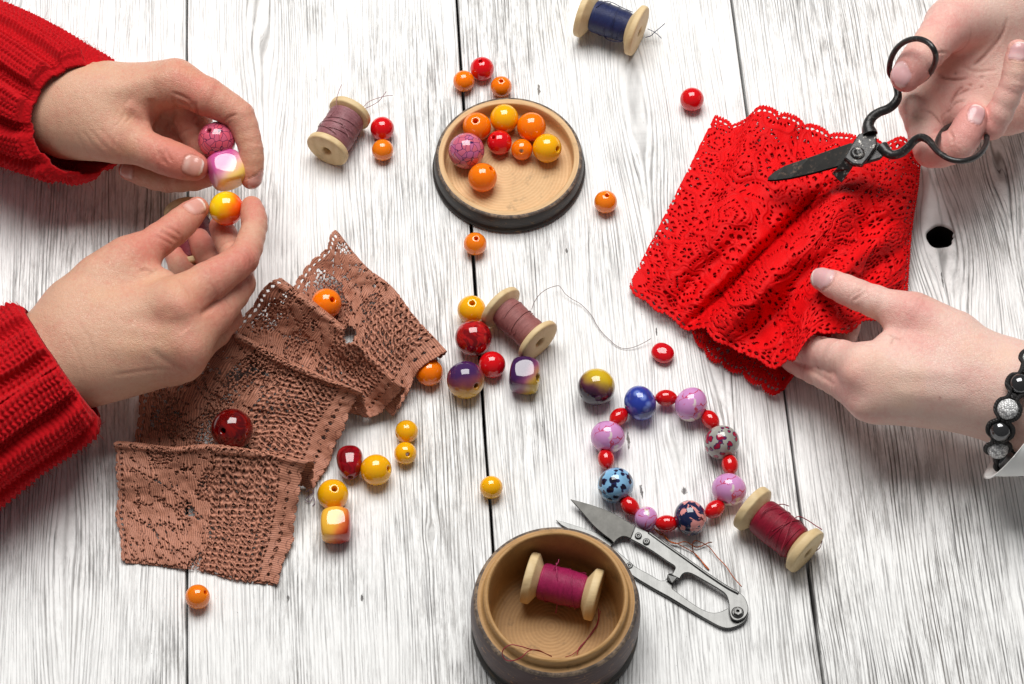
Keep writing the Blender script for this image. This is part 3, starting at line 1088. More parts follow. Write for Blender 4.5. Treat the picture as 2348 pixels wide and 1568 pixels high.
def cut_sheet(G, hole, H):
    """world grid -> mesh without the holes, raised by H (metres) along its normal"""
    du = np.gradient(G, axis=0)
    dv = np.gradient(G, axis=1)
    N = np.cross(du, dv)
    N /= np.linalg.norm(N, axis=-1, keepdims=True)+1e-15
    flip = np.where(N[..., 2:3] < 0, -1, 1)
    V = (G+N*H[..., None]).reshape(-1, 3)
    nu, nv = hole.shape
    F = grid_faces(nu, nv)
    h = hole.ravel()
    F = F[h[F].sum(1) < 2]
    used = np.unique(F)
    mp = np.full(len(V), -1)
    mp[used] = np.arange(len(used))
    return V[used], mp[F], used

def mat_lace(name, a, c, rough, rib):
    m, b = newmat(name)
    co = objco()
    at = attr('lace')
    sep = E.nt.nodes.new('ShaderNodeSeparateColor')
    E.nt.links.new(at.outputs['Color'], sep.inputs[0])
    t, lu, lv = E(sep.outputs[0]), E(sep.outputs[1]), E(sep.outputs[2])
    n = noise(co, 1400, 3, 0.7)
    col = mix((t+(n-0.5)*0.7).clamp(), a, c)
    put(b, Base_Color=col, Roughness=rough, Specular_IOR_Level=0.16)
    lines = (lv*(2*math.pi/rib)+noise(co, 300, 2)*3.0).sin()
    bump(b, n*0.8+lines*0.5, 0.55, 0.0004)
    return m

M_RED = mat_lace('red_lace', srgb(188, 2, 8), srgb(226, 7, 13), 0.62, 0.9)
M_BRN = mat_lace('brown_lace', srgb(74, 32, 22), srgb(212, 148, 122), 0.5, 1.0)  # dark and pale browns carry shade and highlight, painted along the relief

MOTIFS = []
def make_motifs(w, h, step, seed):
    r = np.random.default_rng(seed)
    pts = []
    for _ in range(4000):
        p = np.array([r.uniform(0, w), r.uniform(0, h)])
        if all(np.hypot(*(p-q[:2])) > step*0.95 for q in pts):
            pts.append(np.array([p[0], p[1], r.uniform(6.2, 9.6), r.uniform(0, 6.28), r.integers(0, 4), r.integers(5, 8)]))
    return pts

def red_pattern(U, Vv, w, h, seed, scallop=True):
    """height (mm), hole mask and tone for coordinates in mm"""
    nz = noise2(U*0.35, Vv*0.35, seed)-0.5
    nz2 = noise2(U*0.35+40, Vv*0.35, seed+1)-0.5
    Uw, Vw = U+nz*1.3, Vv+nz2*1.3
    f1, f2, rid = voro(Uw, Vw, 1.75, seed)
    e = f2-f1
    hole = e > 0.55
    H = 0.25*np.exp(-(e/0.28)**2)
    tone = 0.45+0*U
    # swirling solid ribbons
    fld = noise2(U*0.075, Vv*0.075, seed+4)+0.35*noise2(U*0.2, Vv*0.2, seed+6)
    for lev, wd in ((0.50, 0.035), (0.72, 0.045), (0.95, 0.035)):
        d = np.abs(fld-lev)
        rb = d < wd
        hole &= ~rb
        H = np.where(rb, 0.28+0.10*np.sin((U+Vv)*5.0), H)
        tone = np.where(rb, 0.7, tone)
        cord = np.exp(-((d-wd)/0.010)**2)
        H = np.maximum(H, cord*0.55)
    for mx, my, R, ph, kind, npt in make_motifs(w, h, 11.5, seed):
        dx, dy = U-mx, Vv-my
        near = (np.abs(dx) < 13) & (np.abs(dy) < 13)
        if kind == 3:
            a, b_ = dx*math.cos(ph)+dy*math.sin(ph), -dx*math.sin(ph)+dy*math.cos(ph)
            b_ = b_-0.05*a*a+1.0
            rho = np.hypot(a/(R*1.25), b_/(R*0.55))
            th = np.arctan2(b_, a)
        else:
            th = np.arctan2(dy, dx)
            rho = np.hypot(dx, dy)/(R*(1+0.10*np.cos(npt*th+ph)))
        ins = near & (rho < 1.0)
        if kind == 0:
            q = rho*3.0+th/(2*math.pi)
            q = q-np.floor(q)
            hl = (q < 0.26) & (np.sin(th*(11+rho*16)) > -0.15) & (rho > 0.12) & (rho < 0.86)
            hh = 0.35+0.35*(q > 0.36)
        elif kind == 1:
            pet = np.cos(npt*th+ph)
            hl = (rho < 0.46) & (rho > 0.24) & (pet > 0.1)
            hl |= (rho > 0.70) & (rho < 0.84) & (np.sin(th*npt*4) > 0.1)
            hh = 0.40+0.18*pet*(rho < 0.85)+0.25*(rho < 0.22)
        elif kind == 2:
            hl = (rho > 0.62) & (rho < 0.76) & (np.sin(th*24) > 0.1)
            hl |= (rho < 0.34) & (rho > 0.15) & (np.sin(th*6) > -0.1)
            hh = 0.36+0.28*np.exp(-((rho-0.46)/0.09)**2)
        else:
            hl = (np.abs(rho-0.62) < 0.10) & (np.sin(th*14) > 0.15)
            hh = 0.42+0.14*np.sin(dx*6+dy*4)
        hole = np.where(ins, hl, hole)
        H = np.where(ins, hh+0.05*np.sin(th*40), H)
        tone = np.where(ins, 0.85, tone)
        cord = near & (np.abs(rho-1.0) < 0.075)
        hole &= ~cord
        H = np.where(cord, 0.85*np.cos((rho-1)/0.075*1.3), H)
        tone = np.where(cord, 0.6, tone)
    return H, hole, tone

def scallop_edge(d, s, period, depth, hole, H, tone, picot=1.5):
    """d: mm inside the edge, s: mm along it"""
    f = s/period-np.floor(s/period)-0.5
    base = depth*(1-np.sqrt(np.clip(1-(2*np.abs(f))**2.2, 0, 1)))
    dd = d-base
    pic = s/picot-np.floor(s/picot)-0.5
    tiny = 0.62*(1-np.clip(np.abs(pic)/0.33, 0, 1)**2)
    out = dd < 0.75-tiny
    band = (dd >= 0.75-tiny) & (dd < 2.2)
    hole = np.where(band, False, hole)
    hole = np.where((dd >= 2.2) & (dd < 3.1), np.sin(s*2.6) > -0.2, hole)
    band2 = (dd >= 3.1) & (dd < 4.0)
    hole = np.where(band2, False, hole)
    H = np.where(band, 0.45+0.2*np.sin(s*4), np.where(band2, 0.5, H))
    tone = np.where(band | band2, 0.6, tone)
    return hole | out, H, tone

red_root = T(1760, 560, 0)
def red_lace():
    W_, H_ = 108.0, 104.0
    nu, nv = 300, 290
    bot = [(1437, 664, 4), (1490, 706, 6), (1560, 752, 9), (1612, 768, 13), (1668, 800, 18), (1720, 826, 23), (1775, 846, 28), (1812, 838, 37), (1838, 800, 42), (1872, 770, 43), (1930, 768, 38), (1990, 742, 28), (2040, 722, 16), (2078, 690, 6)]
    top = [(1640, 262, 6), (1688, 278, 7), (1716, 266, 10), (1742, 240, 15), (1800, 254, 13), (1860, 280, 8), (1925, 302, 9), (1985, 306, 11), (2030, 322, 8), (2072, 312, 13), (2112, 345, 10)]
    left = [(1437, 664, 4), (1500, 540, 7), (1572, 400, 8), (1640, 262, 6)]
    right = [(2078, 690, 6), (2082, 620, 8), (2090, 520, 10), (2104, 430, 11), (2112, 345, 10)]
    # left fold is straight; the picture of the hem wanders with the scallops
    G = coons(bot, right, top, left, nu, nv)
    X, Y = G[..., 0], G[..., 1]
    z = G[..., 2].copy()
    def ridge(pts, amp, wd):
        pl = catmull(pts, 60)
        d = np.full(X.shape, 1e9)
        tt = np.zeros(X.shape)
        for i, (a, b) in enumerate(zip(pl[:-1], pl[1:])):
            ba = b-a
            t = np.clip(((X-a[0])*ba[0]+(Y-a[1])*ba[1])/(ba@ba+1e-9), 0, 1)
            q = np.hypot(X-a[0]-t*ba[0], Y-a[1]-t*ba[1])
            tt = np.where(q < d, (i+t)/59, tt)
            d = np.minimum(d, q)
        return amp*1.15*np.exp(-(d/wd)**2)*np.sin(np.clip(tt, 0.03, 0.97)*math.pi)**0.5
    u01 = np.linspace(0, 1, nu)[:, None]
    v01 = np.linspace(0, 1, nv)[None, :]
    dome = np.sin(u01*math.pi)*np.sin(v01*math.pi)
    z += dome*5
    z += ridge([(1575, 752), (1660, 670), (1740, 590), (1830, 500), (1900, 430)], -14.0, 17)
    z += ridge([(1640, 770), (1720, 690), (1800, 600), (1880, 520), (1960, 430)], 14.0, 40)
    z += ridge([(1690, 800), (1760, 740), (1850, 640), (1950, 570)], -5.0, 30)
    z += ridge([(1500, 690), (1570, 600), (1640, 540), (1720, 470)], 4.5, 34)
    z += ridge([(1540, 720), (1600, 640), (1680, 575)], -3.5, 24)
    z += ridge([(1880, 700), (1960, 600), (2040, 520)], 5.0, 30)
    z += ridge([(1910, 690), (2000, 620), (2060, 560)], -4.0, 24)
    z += ridge([(2000, 480), (2050, 470), (2090, 500)], 4.0, 26)
    z += ridge([(1700, 380), (1800, 420), (1900, 400)], 3.0, 30)
    z += ridge([(1800, 320), (1900, 350), (2040, 370)], -2.6, 26)
    z += ridge([(1960, 420), (1990, 520), (2000, 640)], -3.0, 26)
    z += ridge([(1660, 440), (1720, 420), (1790, 350)], -2.4, 26)
    U = (u01*W_)+0*v01
    Vv = (v01*H_)+0*u01
    z += 4.0*(noise2(U*0.09, Vv*0.09, 3)-0.5)*np.minimum(dome*3, 1)+1.0*(noise2(U*0.28, Vv*0.28, 4)-0.5)
    z = np.maximum(z, 3.4)
    H, hole, tone = red_pattern(U, Vv, W_, H_, 11)
    hole, H, tone = scallop_edge(Vv+0.8*np.sin(U*0.6), U, 15.0, 2.6, hole, H, tone)
    hole, H, tone = scallop_edge(H_-Vv, U+4, 13.0, 2.4, hole, H, tone)
    hole, H, tone = scallop_edge((W_-U)*1.2+1.2, Vv, 12.0, 0.8, hole, H, tone)
    A = cut_sheet(T(X, Y, z), hole, H*0.001*1.15)
    extra = np.stack([tone, U/100, Vv/100, tone*0+1], -1).reshape(-1, 4)[A[2]]
    # layer below, seen at the hem
    nu2, nv2 = 250, 210
    bot2 = [(1560, 720, 2), (1602, 800, 2), (1640, 838, 2), (1700, 868, 3), (1748, 900, 4), (1782, 910, 5), (1800, 880, 8), (1818, 850, 14)]
    top2 = [(1600, 430, 2), (1750, 430, 3), (1900, 440, 3), (2070, 460, 3)]
    left2 = [(1560, 720, 2), (1575, 560, 2), (1600, 430, 2)]
    right2 = [(1818, 850, 14), (1960, 720, 8), (2060, 640, 3), (2070, 460, 3)]
    G2 = coons(bot2, right2, top2, left2, nu2, nv2)
    u2 = np.linspace(0, 88, nu2)[:, None]+0*np.zeros((1, nv2))
    v2 = np.linspace(0, 72, nv2)[None, :]+0*u2
    z2 = G2[..., 2]+1.6*(noise2(u2*0.2, v2*0.2, 9)-0.5)
    z2 = np.maximum(z2, 0.9)
    H2, hole2, t2 = red_pattern(u2, v2, 88, 72, 23)
    hole2, H2, t2 = scallop_edge(v2, u2, 12.0, 2.4, hole2, H2, t2)
    B = cut_sheet(T(G2[..., 0], G2[..., 1], z2), hole2, H2*0.001)
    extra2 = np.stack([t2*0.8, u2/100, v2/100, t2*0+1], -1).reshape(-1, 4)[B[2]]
    # the cloth is folded double: its back half lies just under the front
    H3, hole3, t3 = red_pattern(U+31, Vv+17, W_, H_, 37)
    edge3 = np.minimum(np.minimum(u01, 1-u01)*W_*4, np.minimum(v01, 1-v01)*H_) < 3.5
    C = cut_sheet(T(X, Y, z-1.5), (hole3 | edge3)[:, :], H3*0.001)
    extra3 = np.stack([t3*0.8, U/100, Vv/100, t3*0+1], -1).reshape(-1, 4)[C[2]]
    V, F = join([A[:2], B[:2], C[:2]])
    o = mk('lace_cloth', V, F, M_RED, None, red_root)
    vattr(o, 'lace', np.concatenate([extra, extra2, extra3]))
    sol = o.modifiers.new('thickness', 'SOLIDIFY')
    sol.thickness = 0.0005
    sol.offset = -1
    tag(o, 'bright red floral lace cloth with scalloped hems held by the pale hand', 'lace')
red_lace()

def brown_pattern(U, Vv, w):
    """U across the strip 0..w, V along it (mm)"""
    wob = noise2(U*0.06, Vv*0.06, 31)-0.5
    U2, V2 = U+wob*2.0, Vv+(noise2(U*0.06+9, Vv*0.06, 32)-0.5)*2.0
    f = U2/w
    H = 0.30+0.10*np.sin(V2*2*math.pi/1.05+U2*0.5)
    hole = np.zeros(U.shape, bool)
    tone = 0.58+0.38*np.sin(V2*2*math.pi/1.05+U2*0.5)-0.5*(np.abs(np.sin(U2*0.62+0.8*np.sin(V2*0.7))) < 0.12)
    # flowers and leaves on the left part: curled petals of ribbed braid
    wu = U2+1.6*(noise2(U*0.33, Vv*0.33, 33)-0.5)*2
    wv = V2+1.6*(noise2(U*0.33+7, Vv*0.33, 34)-0.5)*2
    g1, g2, rid = voro(wu+0.45*wv, wv*0.55, 5.4, 41)
    e = g2-g1
    flo = f < 0.54
    n = noise2(U*0.30, Vv*0.30, 35)
    p1, p2, pr = voro(U2, V2, 1.45, 45, 0.55)
    dots = (e < 0.85) & (p1 < 0.30+0.22*pr) & (n > 0.28)
    big = (e < 1.5) & (g1 > 2.0) & (p1 < 0.62) & (pr > 0.35) & (n > 0.52)
    hole = np.where(flo & (dots | big), True, hole)
    rb = np.sin((U2+0.22*V2+0.9*(noise2(U*0.25, Vv*0.25, 46)-0.5)*2)*2*math.pi/1.02+np.where(rid > 0.5, 0.0, 2.4)+0.5*np.sin(V2*0.9))
    outl = np.exp(-(e/0.30)**2)
    H = np.where(flo, 0.22+0.10*sstep(0.2, 1.2, e)+0.15*rb, H)
    tone = np.where(flo, 0.60+0.40*rb-0.32*outl, tone)
    # open net between the flowers
    h1, h2, _ = voro(U2, V2, 1.8, 44)
    net = flo & (noise2(U*0.09+3, Vv*0.07, 36) > 0.58)
    hole = np.where(net, (h2-h1) > 0.40, hole)
    H = np.where(net, 0.2, H)
    # twisted bars over a grid of small openings
    lad = (f >= 0.50) & (f < 0.86) & (f > 0.54+0.06*(noise2(V2*0.12, U*0, 37)-0.5))
    lu = U2+0.9*(noise2(U*0.5, Vv*0.5, 38)-0.5)
    lv = V2+0.35*lu+0.9*(noise2(U*0.5+5, Vv*0.5, 39)-0.5)
    pu, pv = 3.3, 3.0
    iu = np.floor(lu/pu)
    a = lu/pu-iu-0.5
    b = lv/pv+0.5*(iu % 2)
    ib = np.floor(b)
    b = b-ib-0.5
    rnd_ = hsh(iu, ib, 3)
    side = np.where(rnd_ > 0.5, 1.0, -1.0)
    wdt = 0.26+0.34*rnd_
    lh = lad & (np.abs(a-0.14*side) < wdt*0.55) & (np.abs(b+0.25*side*a) < 0.20+0.17*hsh(iu, ib, 4))
    hole = np.where(lad, lh, hole)
    tw = np.sin((a*side*0.8+b)*2*math.pi)
    tone = np.where(lad, 0.52+0.38*tw+0.12*np.sin(lu*2*math.pi/0.7), tone)
    H = np.where(lad, 0.30+0.45*tw+0.12*np.sin(lu*2*math.pi/0.8), H)
    # borders
    br = f >= 0.84
    d = (1-f)*w
    ey = br & ((np.hypot(d-w*0.075, (V2/4.2-np.round(V2/4.2))*4.2*0.8)) < 0.75*(0.5+noise2(V2*0.3, U*0, 63))) 
    ey |= br & (np.abs(d-w*0.13) < 0.35) & (np.sin(V2*2.1+1.2*np.sin(V2*0.4)) > 0.1)
    hole |= ey
    bl = f < 0.07
    hole = np.where(bl & (np.abs(f*w-3.2) < 0.7), np.sin(V2*2.2) > 0.1, hole & ~bl)
    diag = np.abs((U2*0.55+V2)/26-np.round((U2*0.55+V2)/26)) < 0.018
    hole |= diag & (f > 0.08) & (f < 0.52) & (np.sin(U2*2.4) > -0.1)
    for dd in (U2, w-U2):
        q = V2/5.0-np.floor(V2/5.0)-0.5
        hole |= dd < 1.8-1.75*np.sqrt(np.clip(1-(2*q)**2, 0, 1))
    return H, hole, np.clip(tone, 0, 1)

def brown_lace():
    # left and right ends of every fold, from the near edge of the strip to its far end
    rows = [((270, 1275, 1.5), (640, 1345, 1.5)), ((264, 1140, 4), (676, 1205, 4.5)), ((256, 1030, 12), (704, 1084, 13)), ((250, 1010, 15), (712, 1062, 16)), ((258, 1002, 14.5), (717, 1056, 15.5)), ((270, 1004, 10), (720, 1062, 11)),
            ((296, 1062, 2.6), (722, 1104, 3)), ((330, 880, 5), (776, 1010, 5)), ((446, 772, 14.5), (818, 926, 14.5)), ((468, 750, 18), (828, 912, 18)), ((478, 744, 17.5), (832, 910, 17.5)), ((486, 745, 13), (834, 914, 13)),
            ((505, 800, 3.5), (852, 972, 4)), ((560, 710, 6.5), (890, 928, 6.5)), ((612, 652, 14), (918, 898, 14)), ((628, 636, 17.5), (928, 884, 17.5)), ((638, 632, 17), (934, 882, 17)), ((646, 636, 12), (936, 888, 12)),
            ((662, 690, 3.0), (902, 944, 3.5)), ((700, 610, 7), (938, 884, 6)), ((738, 566, 12), (964, 838, 9)), ((762, 540, 15), (1018, 800, 11)), ((774, 538, 13), (1022, 802, 9)), ((800, 580, 1.5), (1010, 820, 2.0))]
    Lp = catmull([r[0] for r in rows], 900)
    Rp = catmull([r[1] for r in rows], 900)
    # strip length per row from the middle line in world space
    mid = T((Lp[:, 0]+Rp[:, 0])/2, (Lp[:, 1]+Rp[:, 1])/2, (Lp[:, 2]+Rp[:, 2])/2)
    dl = np.concatenate([[0], np.cumsum(np.linalg.norm(np.diff(mid, axis=0), axis=1))])*1000
    nv = int(dl[-1]/0.40)
    sv = np.linspace(0, dl[-1], nv)
    Lq = np.stack([np.interp(sv, dl, Lp[:, k]) for k in range(3)], 1)
    Rq = np.stack([np.interp(sv, dl, Rp[:, k]) for k in range(3)], 1)
    w = 88.0
    nu = 225
    u = np.linspace(0, 1, nu)[:, None]
    G = (1-u)[..., None]*Lq[None]+u[..., None]*Rq[None]
    U = u*w+0*sv[None]
    Vv = sv[None]+0*U
    X, Y, z = G[..., 0].copy(), G[..., 1].copy(), G[..., 2].copy()*1.45
    lift = np.clip(z/12, 0.15, 1)
    z += lift*6.5*(noise2(U*0.06, Vv*0.05, 51)-0.5)+0.9*(noise2(U*0.3, Vv*0.3, 52)-0.5)
    # the strip is not dead flat: slack waves across it and frayed, wandering ends
    end = np.minimum(u, 1-u)
    Y += 24*(noise2(U*0.045, Vv*0.03, 53)-0.5)
    X += 20*(noise2(Vv*0.09, U*0.03, 54)-0.5)*np.exp(-end*7)
    Y += 16*(noise2(Vv*0.09+5, U*0.03, 55)-0.5)*np.exp(-end*7)
    z += 4.0*np.exp(-(1-u)*26)*(noise2(Vv*0.16, U*0, 56)-0.35)*lift
    z = np.maximum(z, 1.0)
    H, hole, tone = brown_pattern(U, Vv, w)
    q = U/5.2-np.floor(U/5.2)-0.5
    hole |= Vv < 2.0-1.95*np.sqrt(np.clip(1-(2*q)**2, 0, 1))
    # a torn place near the far fold
    tx, ty = 800, 768
    tear = (((X-tx)/15)**2+((Y-ty)/22)**2 < 1+1.1*(noise2(U, Vv, 5)-0.5)) & (Vv > sv[-1]*0.60)
    hole |= tear
    V, F, used = cut_sheet(T(X, Y, z), hole, H*0.001*0.8)
    # the strip is sewn double: a second thickness of the same lace lies close behind
    H2, hole2, t2 = brown_pattern(U*0.97+2.1, Vv+37.7, w)
    rim = np.minimum(u, 1-u)*w+0*Vv < 3.0
    bare = (noise2(U*0.05+2, Vv*0.045+1, 61) > 0.86) & (noise2(U*0.2, Vv*0.2, 62) > 0.4)
    V2, F2, used2 = cut_sheet(T(X+2, Y+3, np.maximum(z-1.1, 0.35)), hole2 | rim | tear | bare, H2*0.0008)
    V, F = join([(V, F), (V2, F2)])
    o = mk('lace_ribbon', V, F, M_BRN, None, T(560, 980, 0))
    at_ = np.stack([tone, U/100, Vv/100, tone*0+1], -1).reshape(-1, 4)
    at2 = np.stack([t2, U/100, Vv/100, tone*0+1], -1).reshape(-1, 4)
    vattr(o, 'lace', np.concatenate([at_[used], at2[used2]]))
    sol = o.modifiers.new('thickness', 'SOLIDIFY')
    sol.thickness = 0.0005
    sol.offset = -1
    tag(o, 'reddish brown openwork lace strip folded in zigzags on the boards', 'lace')
brown_lace()
# ------------------------------------------------------------------ bead glazes
_glaze = {}
def glaze(col, kind='plain', col2=None, col3=None, axis=None, rough=0.07, key=None):
    k = key or (col, kind, col2, col3, tuple(axis) if axis is not None else None)
    if k in _glaze:
        return _glaze[k]
    m, b = newmat('bead_'+kind)
    co = objco()
    c1 = col
    n = noise(co, 160, 2)
    put(b, Roughness=rough, Specular_IOR_Level=0.55, Coat_Weight=0.35, Coat_Roughness=0.03)
    if kind == 'plain':
        fl = tuple(min(1, q*1.08) for q in col)
        dk = tuple(q*0.86 for q in col)
        put(b, Base_Color=mix(n, fl, dk), Subsurface_Weight=0.25, Subsurface_Radius=(1.0, 0.5, 0.2), Subsurface_Scale=0.004)
    elif kind == 'crackle':
        w = co
        d = noise(co, 140, 2, color=True)
        mv = E.nt.nodes.new('ShaderNodeVectorMath')
        mv.operation = 'MULTIPLY_ADD'
        E.nt.links.new(d.s, mv.inputs[0])
        mv.inputs[1].default_value = (0.003,)*3
        E.nt.links.new(co.s, mv.inputs[2])
        e = voronoi(E(mv.outputs[0]), 300, 'DISTANCE_TO_EDGE')
        cellc = voronoi(E(mv.outputs[0]), 300, 'F1', out='Color')
        cx_, cy_, cz_ = xyz(cellc)
        base = mix(cx_, col, col2)
        put(b, Base_Color=mix(e.ramp(0.018, 0.05), col3, base))
    elif kind == 'fade':
        # two glazes run together across the bead, with a wandering line
        x, y, z = xyz(co)
        t = x*axis[0]+y*axis[1]+z*axis[2]
        t = t*1000.0+(noise(co, 170, 3)-0.5)*5.0+axis[3]
        f = t.ramp(-3.0, 3.5)
        f2 = t.ramp(0.5, 7.5)
        put(b, Base_Color=mix(f2, mix(f, col, col2), col3))
    elif kind == 'swirl':
        q = noise(co, 120, 3, 0.6, 2.5)
        put(b, Base_Color=mix(q.ramp(0.38, 0.62), col, col2), Roughness=0.06)
    elif kind == 'marble':
        # pale glass with thin veins and milky islands
        d = noise(co, 150, 3, 0.6, color=True)
        mv = E.nt.nodes.new('ShaderNodeVectorMath')
        mv.operation = 'MULTIPLY_ADD'
        E.nt.links.new(d.s, mv.inputs[0])
        mv.inputs[1].default_value = (0.007,)*3
        E.nt.links.new(co.s, mv.inputs[2])
        w = E(mv.outputs[0])
        vein = voronoi(w, 120, 'DISTANCE_TO_EDGE').ramp(0.045, 0.012)*noise(co, 130, 2).ramp(0.36, 0.52)
        isl = noise(w, 95, 1).ramp(0.57, 0.61)
        bub = voronoi(co, 330).ramp(0.42, 0.36)
        c = mix(isl, mix(n, col, tuple(q*0.86 for q in col)), mix(bub, col3, tuple(q*0.5+r*0.5 for q, r in zip(col, col3))))
        put(b, Base_Color=mix(vein*0.9, c, col2), Roughness=0.05)
    elif kind == 'spots':
        s = voronoi(co, 310)
        g = noise(co, 130, 2, 0.6, 0.6)
        f = s+(g-0.5)*1.7
        blot = f.ramp(0.44, 0.40)
        in2 = f.ramp(0.34, 0.26)
        put(b, Base_Color=mix(blot, mix(noise(co, 90, 2).ramp(0.4, 0.65), col, tuple(q*0.72 for q in col)), mix(in2, col2, col3)), Roughness=0.05)
    elif kind == 'patches':
        g = noise(co, 170, 3, 0.6, 0.8)
        g2 = noise(co, 120, 2, 0.5, 0.8)
        c = mix(g.ramp(0.50, 0.53), col, col2)
        put(b, Base_Color=mix(g2.ramp(0.60, 0.64), c, col3), Roughness=0.05)
    elif kind == 'cells':
        v = voronoi(co, 260).ramp(0.20, 0.62)  # pale cell centres stand in for reflections, painted into the glass colour
        hi = mix(v, col2, col)
        x, y, z = xyz(co)
        top = noise(co, 90, 2).ramp(0.45, 0.65)
        put(b, Base_Color=mix(top*0.6, hi, col3), Roughness=0.04)
    if kind != 'plain':
        put(b, Subsurface_Weight=0.0)
    _glaze[k] = m
    return m

C_RED = srgb(214, 10, 20)
C_ORG = srgb(255, 124, 2)
C_AMB = srgb(242, 128, 18)
C_YEL = srgb(246, 178, 8)

def facing(dx, dy, r):
    """unit vector on a ball whose photo offset from the centre is (dx, dy) of radius r"""
    a, b_ = dx/r, -dy/r
    return nrm(RIGHT*a+UP*b_-FWD*math.sqrt(max(0.02, 1-a*a-b_*b_)))

def bead_profile(R, hole=1.15, sq=1.0, n=30):
    a0 = math.asin(min(0.9, hole/R))
    prof = []
    for a in np.linspace(a0+0.06, math.pi-a0-0.06, n):
        prof.append((R*math.sin(a), R*sq*math.cos(a)))
    zt = R*sq*math.cos(a0)
    lip = [(hole*1.04, zt-R*0.035), (hole*0.96, zt-R*0.09)]
    prof = [(hole*0.92, 0.0), (hole*0.95, zt*0.5)]+[(q, w) for q, w in lip[::-1]]+prof+[(q, -w) for q, w in lip]+[(hole*0.95, -zt*0.5)]
    return prof

def ball_at(x, y, r, z0=0.0):
    """centre and radius of a ball of photo radius r resting at height z0 mm"""
    R = r*PX(T(x, y, z0+8))*1000
    for _ in range(3):
        c = T(x, y, z0+R)
        R = r*PX(c)*1000
    return T(x, y, z0+R), R

def bead(label, x, y, r, mat, hole=None, z0=0.0, z=None, hr=None, sq=1.0, group=None, name='bead', cat='bead', parent=None, axis=None):
    if z is None:
        c, R = ball_at(x, y, r, z0)
    else:
        c = T(x, y, z)
        R = r*PX(c)*1000
    if axis is None:
        axis = facing(hole[0]-x, hole[1]-y, r) if hole is not None else nrm((0.8, 0.6, -0.05))
    hr = hr or (1.05 if R < 7 else 1.35)
    if hole is None: hr = 0.06
    V, F = lathe(bead_profile(R, hr, sq), 48, c, axis)
    o = mk(name, V, F, mat, parent, c)
    if parent is None:
        tag(o, label, cat, group)
    elif label:
        o['label'] = label
    return o

def pebble(name, label, x, y, hx, hy, hz, mat, ang=0.0, pw=2.0, z0=0.0, z=None, hole=None, cat='bead', parent=None, group=None, rock=(0, 0, 0), cut=None, egg=0.0, hr=1.2):
    """superellipsoid bead: half sizes in photo units, pw = 2 round, 5 nearly cubic"""
    s = PX(T(x, y, z0+8))*1000
    hx, hy, hz = hx*s, hy*s, hz*s
    c = T(x, y, (z0+hz) if z is None else z)
    n1, n2 = 64, 96
    a = np.linspace(0.0001, math.pi-0.0001, n1)[:, None]
    b_ = np.linspace(0, 2*math.pi, n2, endpoint=False)[None]
    d = np.stack([np.sin(a)*np.cos(b_), np.sin(a)*np.sin(b_), np.cos(a)+0*b_], -1)
    k = (np.abs(d)**pw).sum(-1)**(-1/pw)
    p = d*k[..., None]
    if cut and pw < 5:
        # ground round facets: a ball trimmed by six planes, edges eased
        q = np.abs(d).max(-1)
        p = d*(((1/q)**-9.0+1.24**-9.0)**(-1/9.0))[..., None]
    elif cut:
        # ground facets on every side of the softened cube
        q = np.abs(p).max(-1)
        p = p*np.minimum(1, cut/q)[..., None]*(1/cut)
    p[..., 0] *= 1+egg*p[..., 1]
    p = p*np.array([hx, hy, hz])*0.001
    M = np.array(Matrix.Rotation(math.radians(ang), 3, 'Z') @ Matrix.Rotation(math.radians(rock[0]), 3, 'X') @ Matrix.Rotation(math.radians(rock[1]), 3, 'Y'))
    p = p@M.T
    if hole is not None:
        h = facing(hole[0]-x, hole[1]-y, max(hx, hy)/s*1.05)
        t = p@h
        rad = np.linalg.norm(p-t[..., None]*h, axis=-1)
        dep = np.clip(1-rad/(hr*0.001), 0, 1)**0.4
        p = p-(h*0.0035)*(dep*(t > 0))[..., None]
    V = (c+p).reshape(-1, 3)
    o = mk(name, V, grid_faces(n1, n2, True), mat, parent, c)
    if parent is None:
        tag(o, label, cat, group)
    elif label:
        o['label'] = label
    return o

PL = lambda c: glaze(c)
# beside the mauve spool
bead('glossy red bead touching the mauve spool, above a smaller orange one', 876, 295, 27.5, PL(C_RED), group='loose red beads')
bead('amber orange bead just below the red bead by the mauve spool', 877, 344, 25, PL(C_AMB), group='loose orange beads')
# above the lid
bead('red bead between two orange ones behind the round dish', 1105, 158, 27.5, PL(C_RED), (1101, 141), group='loose red beads')
bead('orange bead left of the red one behind the round dish', 1063, 186, 24.5, PL(C_ORG), group='loose orange beads')
bead('orange bead touching the far rim of the round dish', 1149, 199, 24.5, PL(C_ORG), (1149, 187), group='loose orange beads')
# on the boards
bead('lone red bead on the boards left of the red lace', 1586, 228, 27.5, PL(C_RED), group='loose red beads')
bead('orange bead right of the round dish, hole on top', 1388, 463, 26.5, PL(C_AMB), (1391, 448), group='loose orange beads')
bead('orange bead in front of the round dish with a pale hole', 1089, 559, 26.5, PL(C_AMB), (1092, 547), group='loose orange beads')
bead('orange bead at the near end of the brown lace, over a board gap', 453, 1368, 28.5, PL(C_AMB), (474, 1356), group='loose orange beads')
bead('lone small yellow bead sitting on the gap above the wooden bowl', 1126, 1117, 26.5, PL(C_YEL), group='loose yellow beads')
bead('small yellow bead, farther of the touching pair', 932, 989, 26.5, PL(C_YEL), (909, 999), group='loose yellow beads')
bead('small yellow bead, nearer of the touching pair, hole facing the viewer', 929, 1039, 26, PL(C_YEL), (936, 1041), group='loose yellow beads')
bead('large yellow bead beside the dark red nugget bead', 862, 1077, 36, PL(C_YEL), (893, 1074), group='loose yellow beads')
bead('large yellow bead behind the red and yellow cube bead', 763, 1134, 36, PL(C_YEL), (769, 1118), group='loose yellow beads')
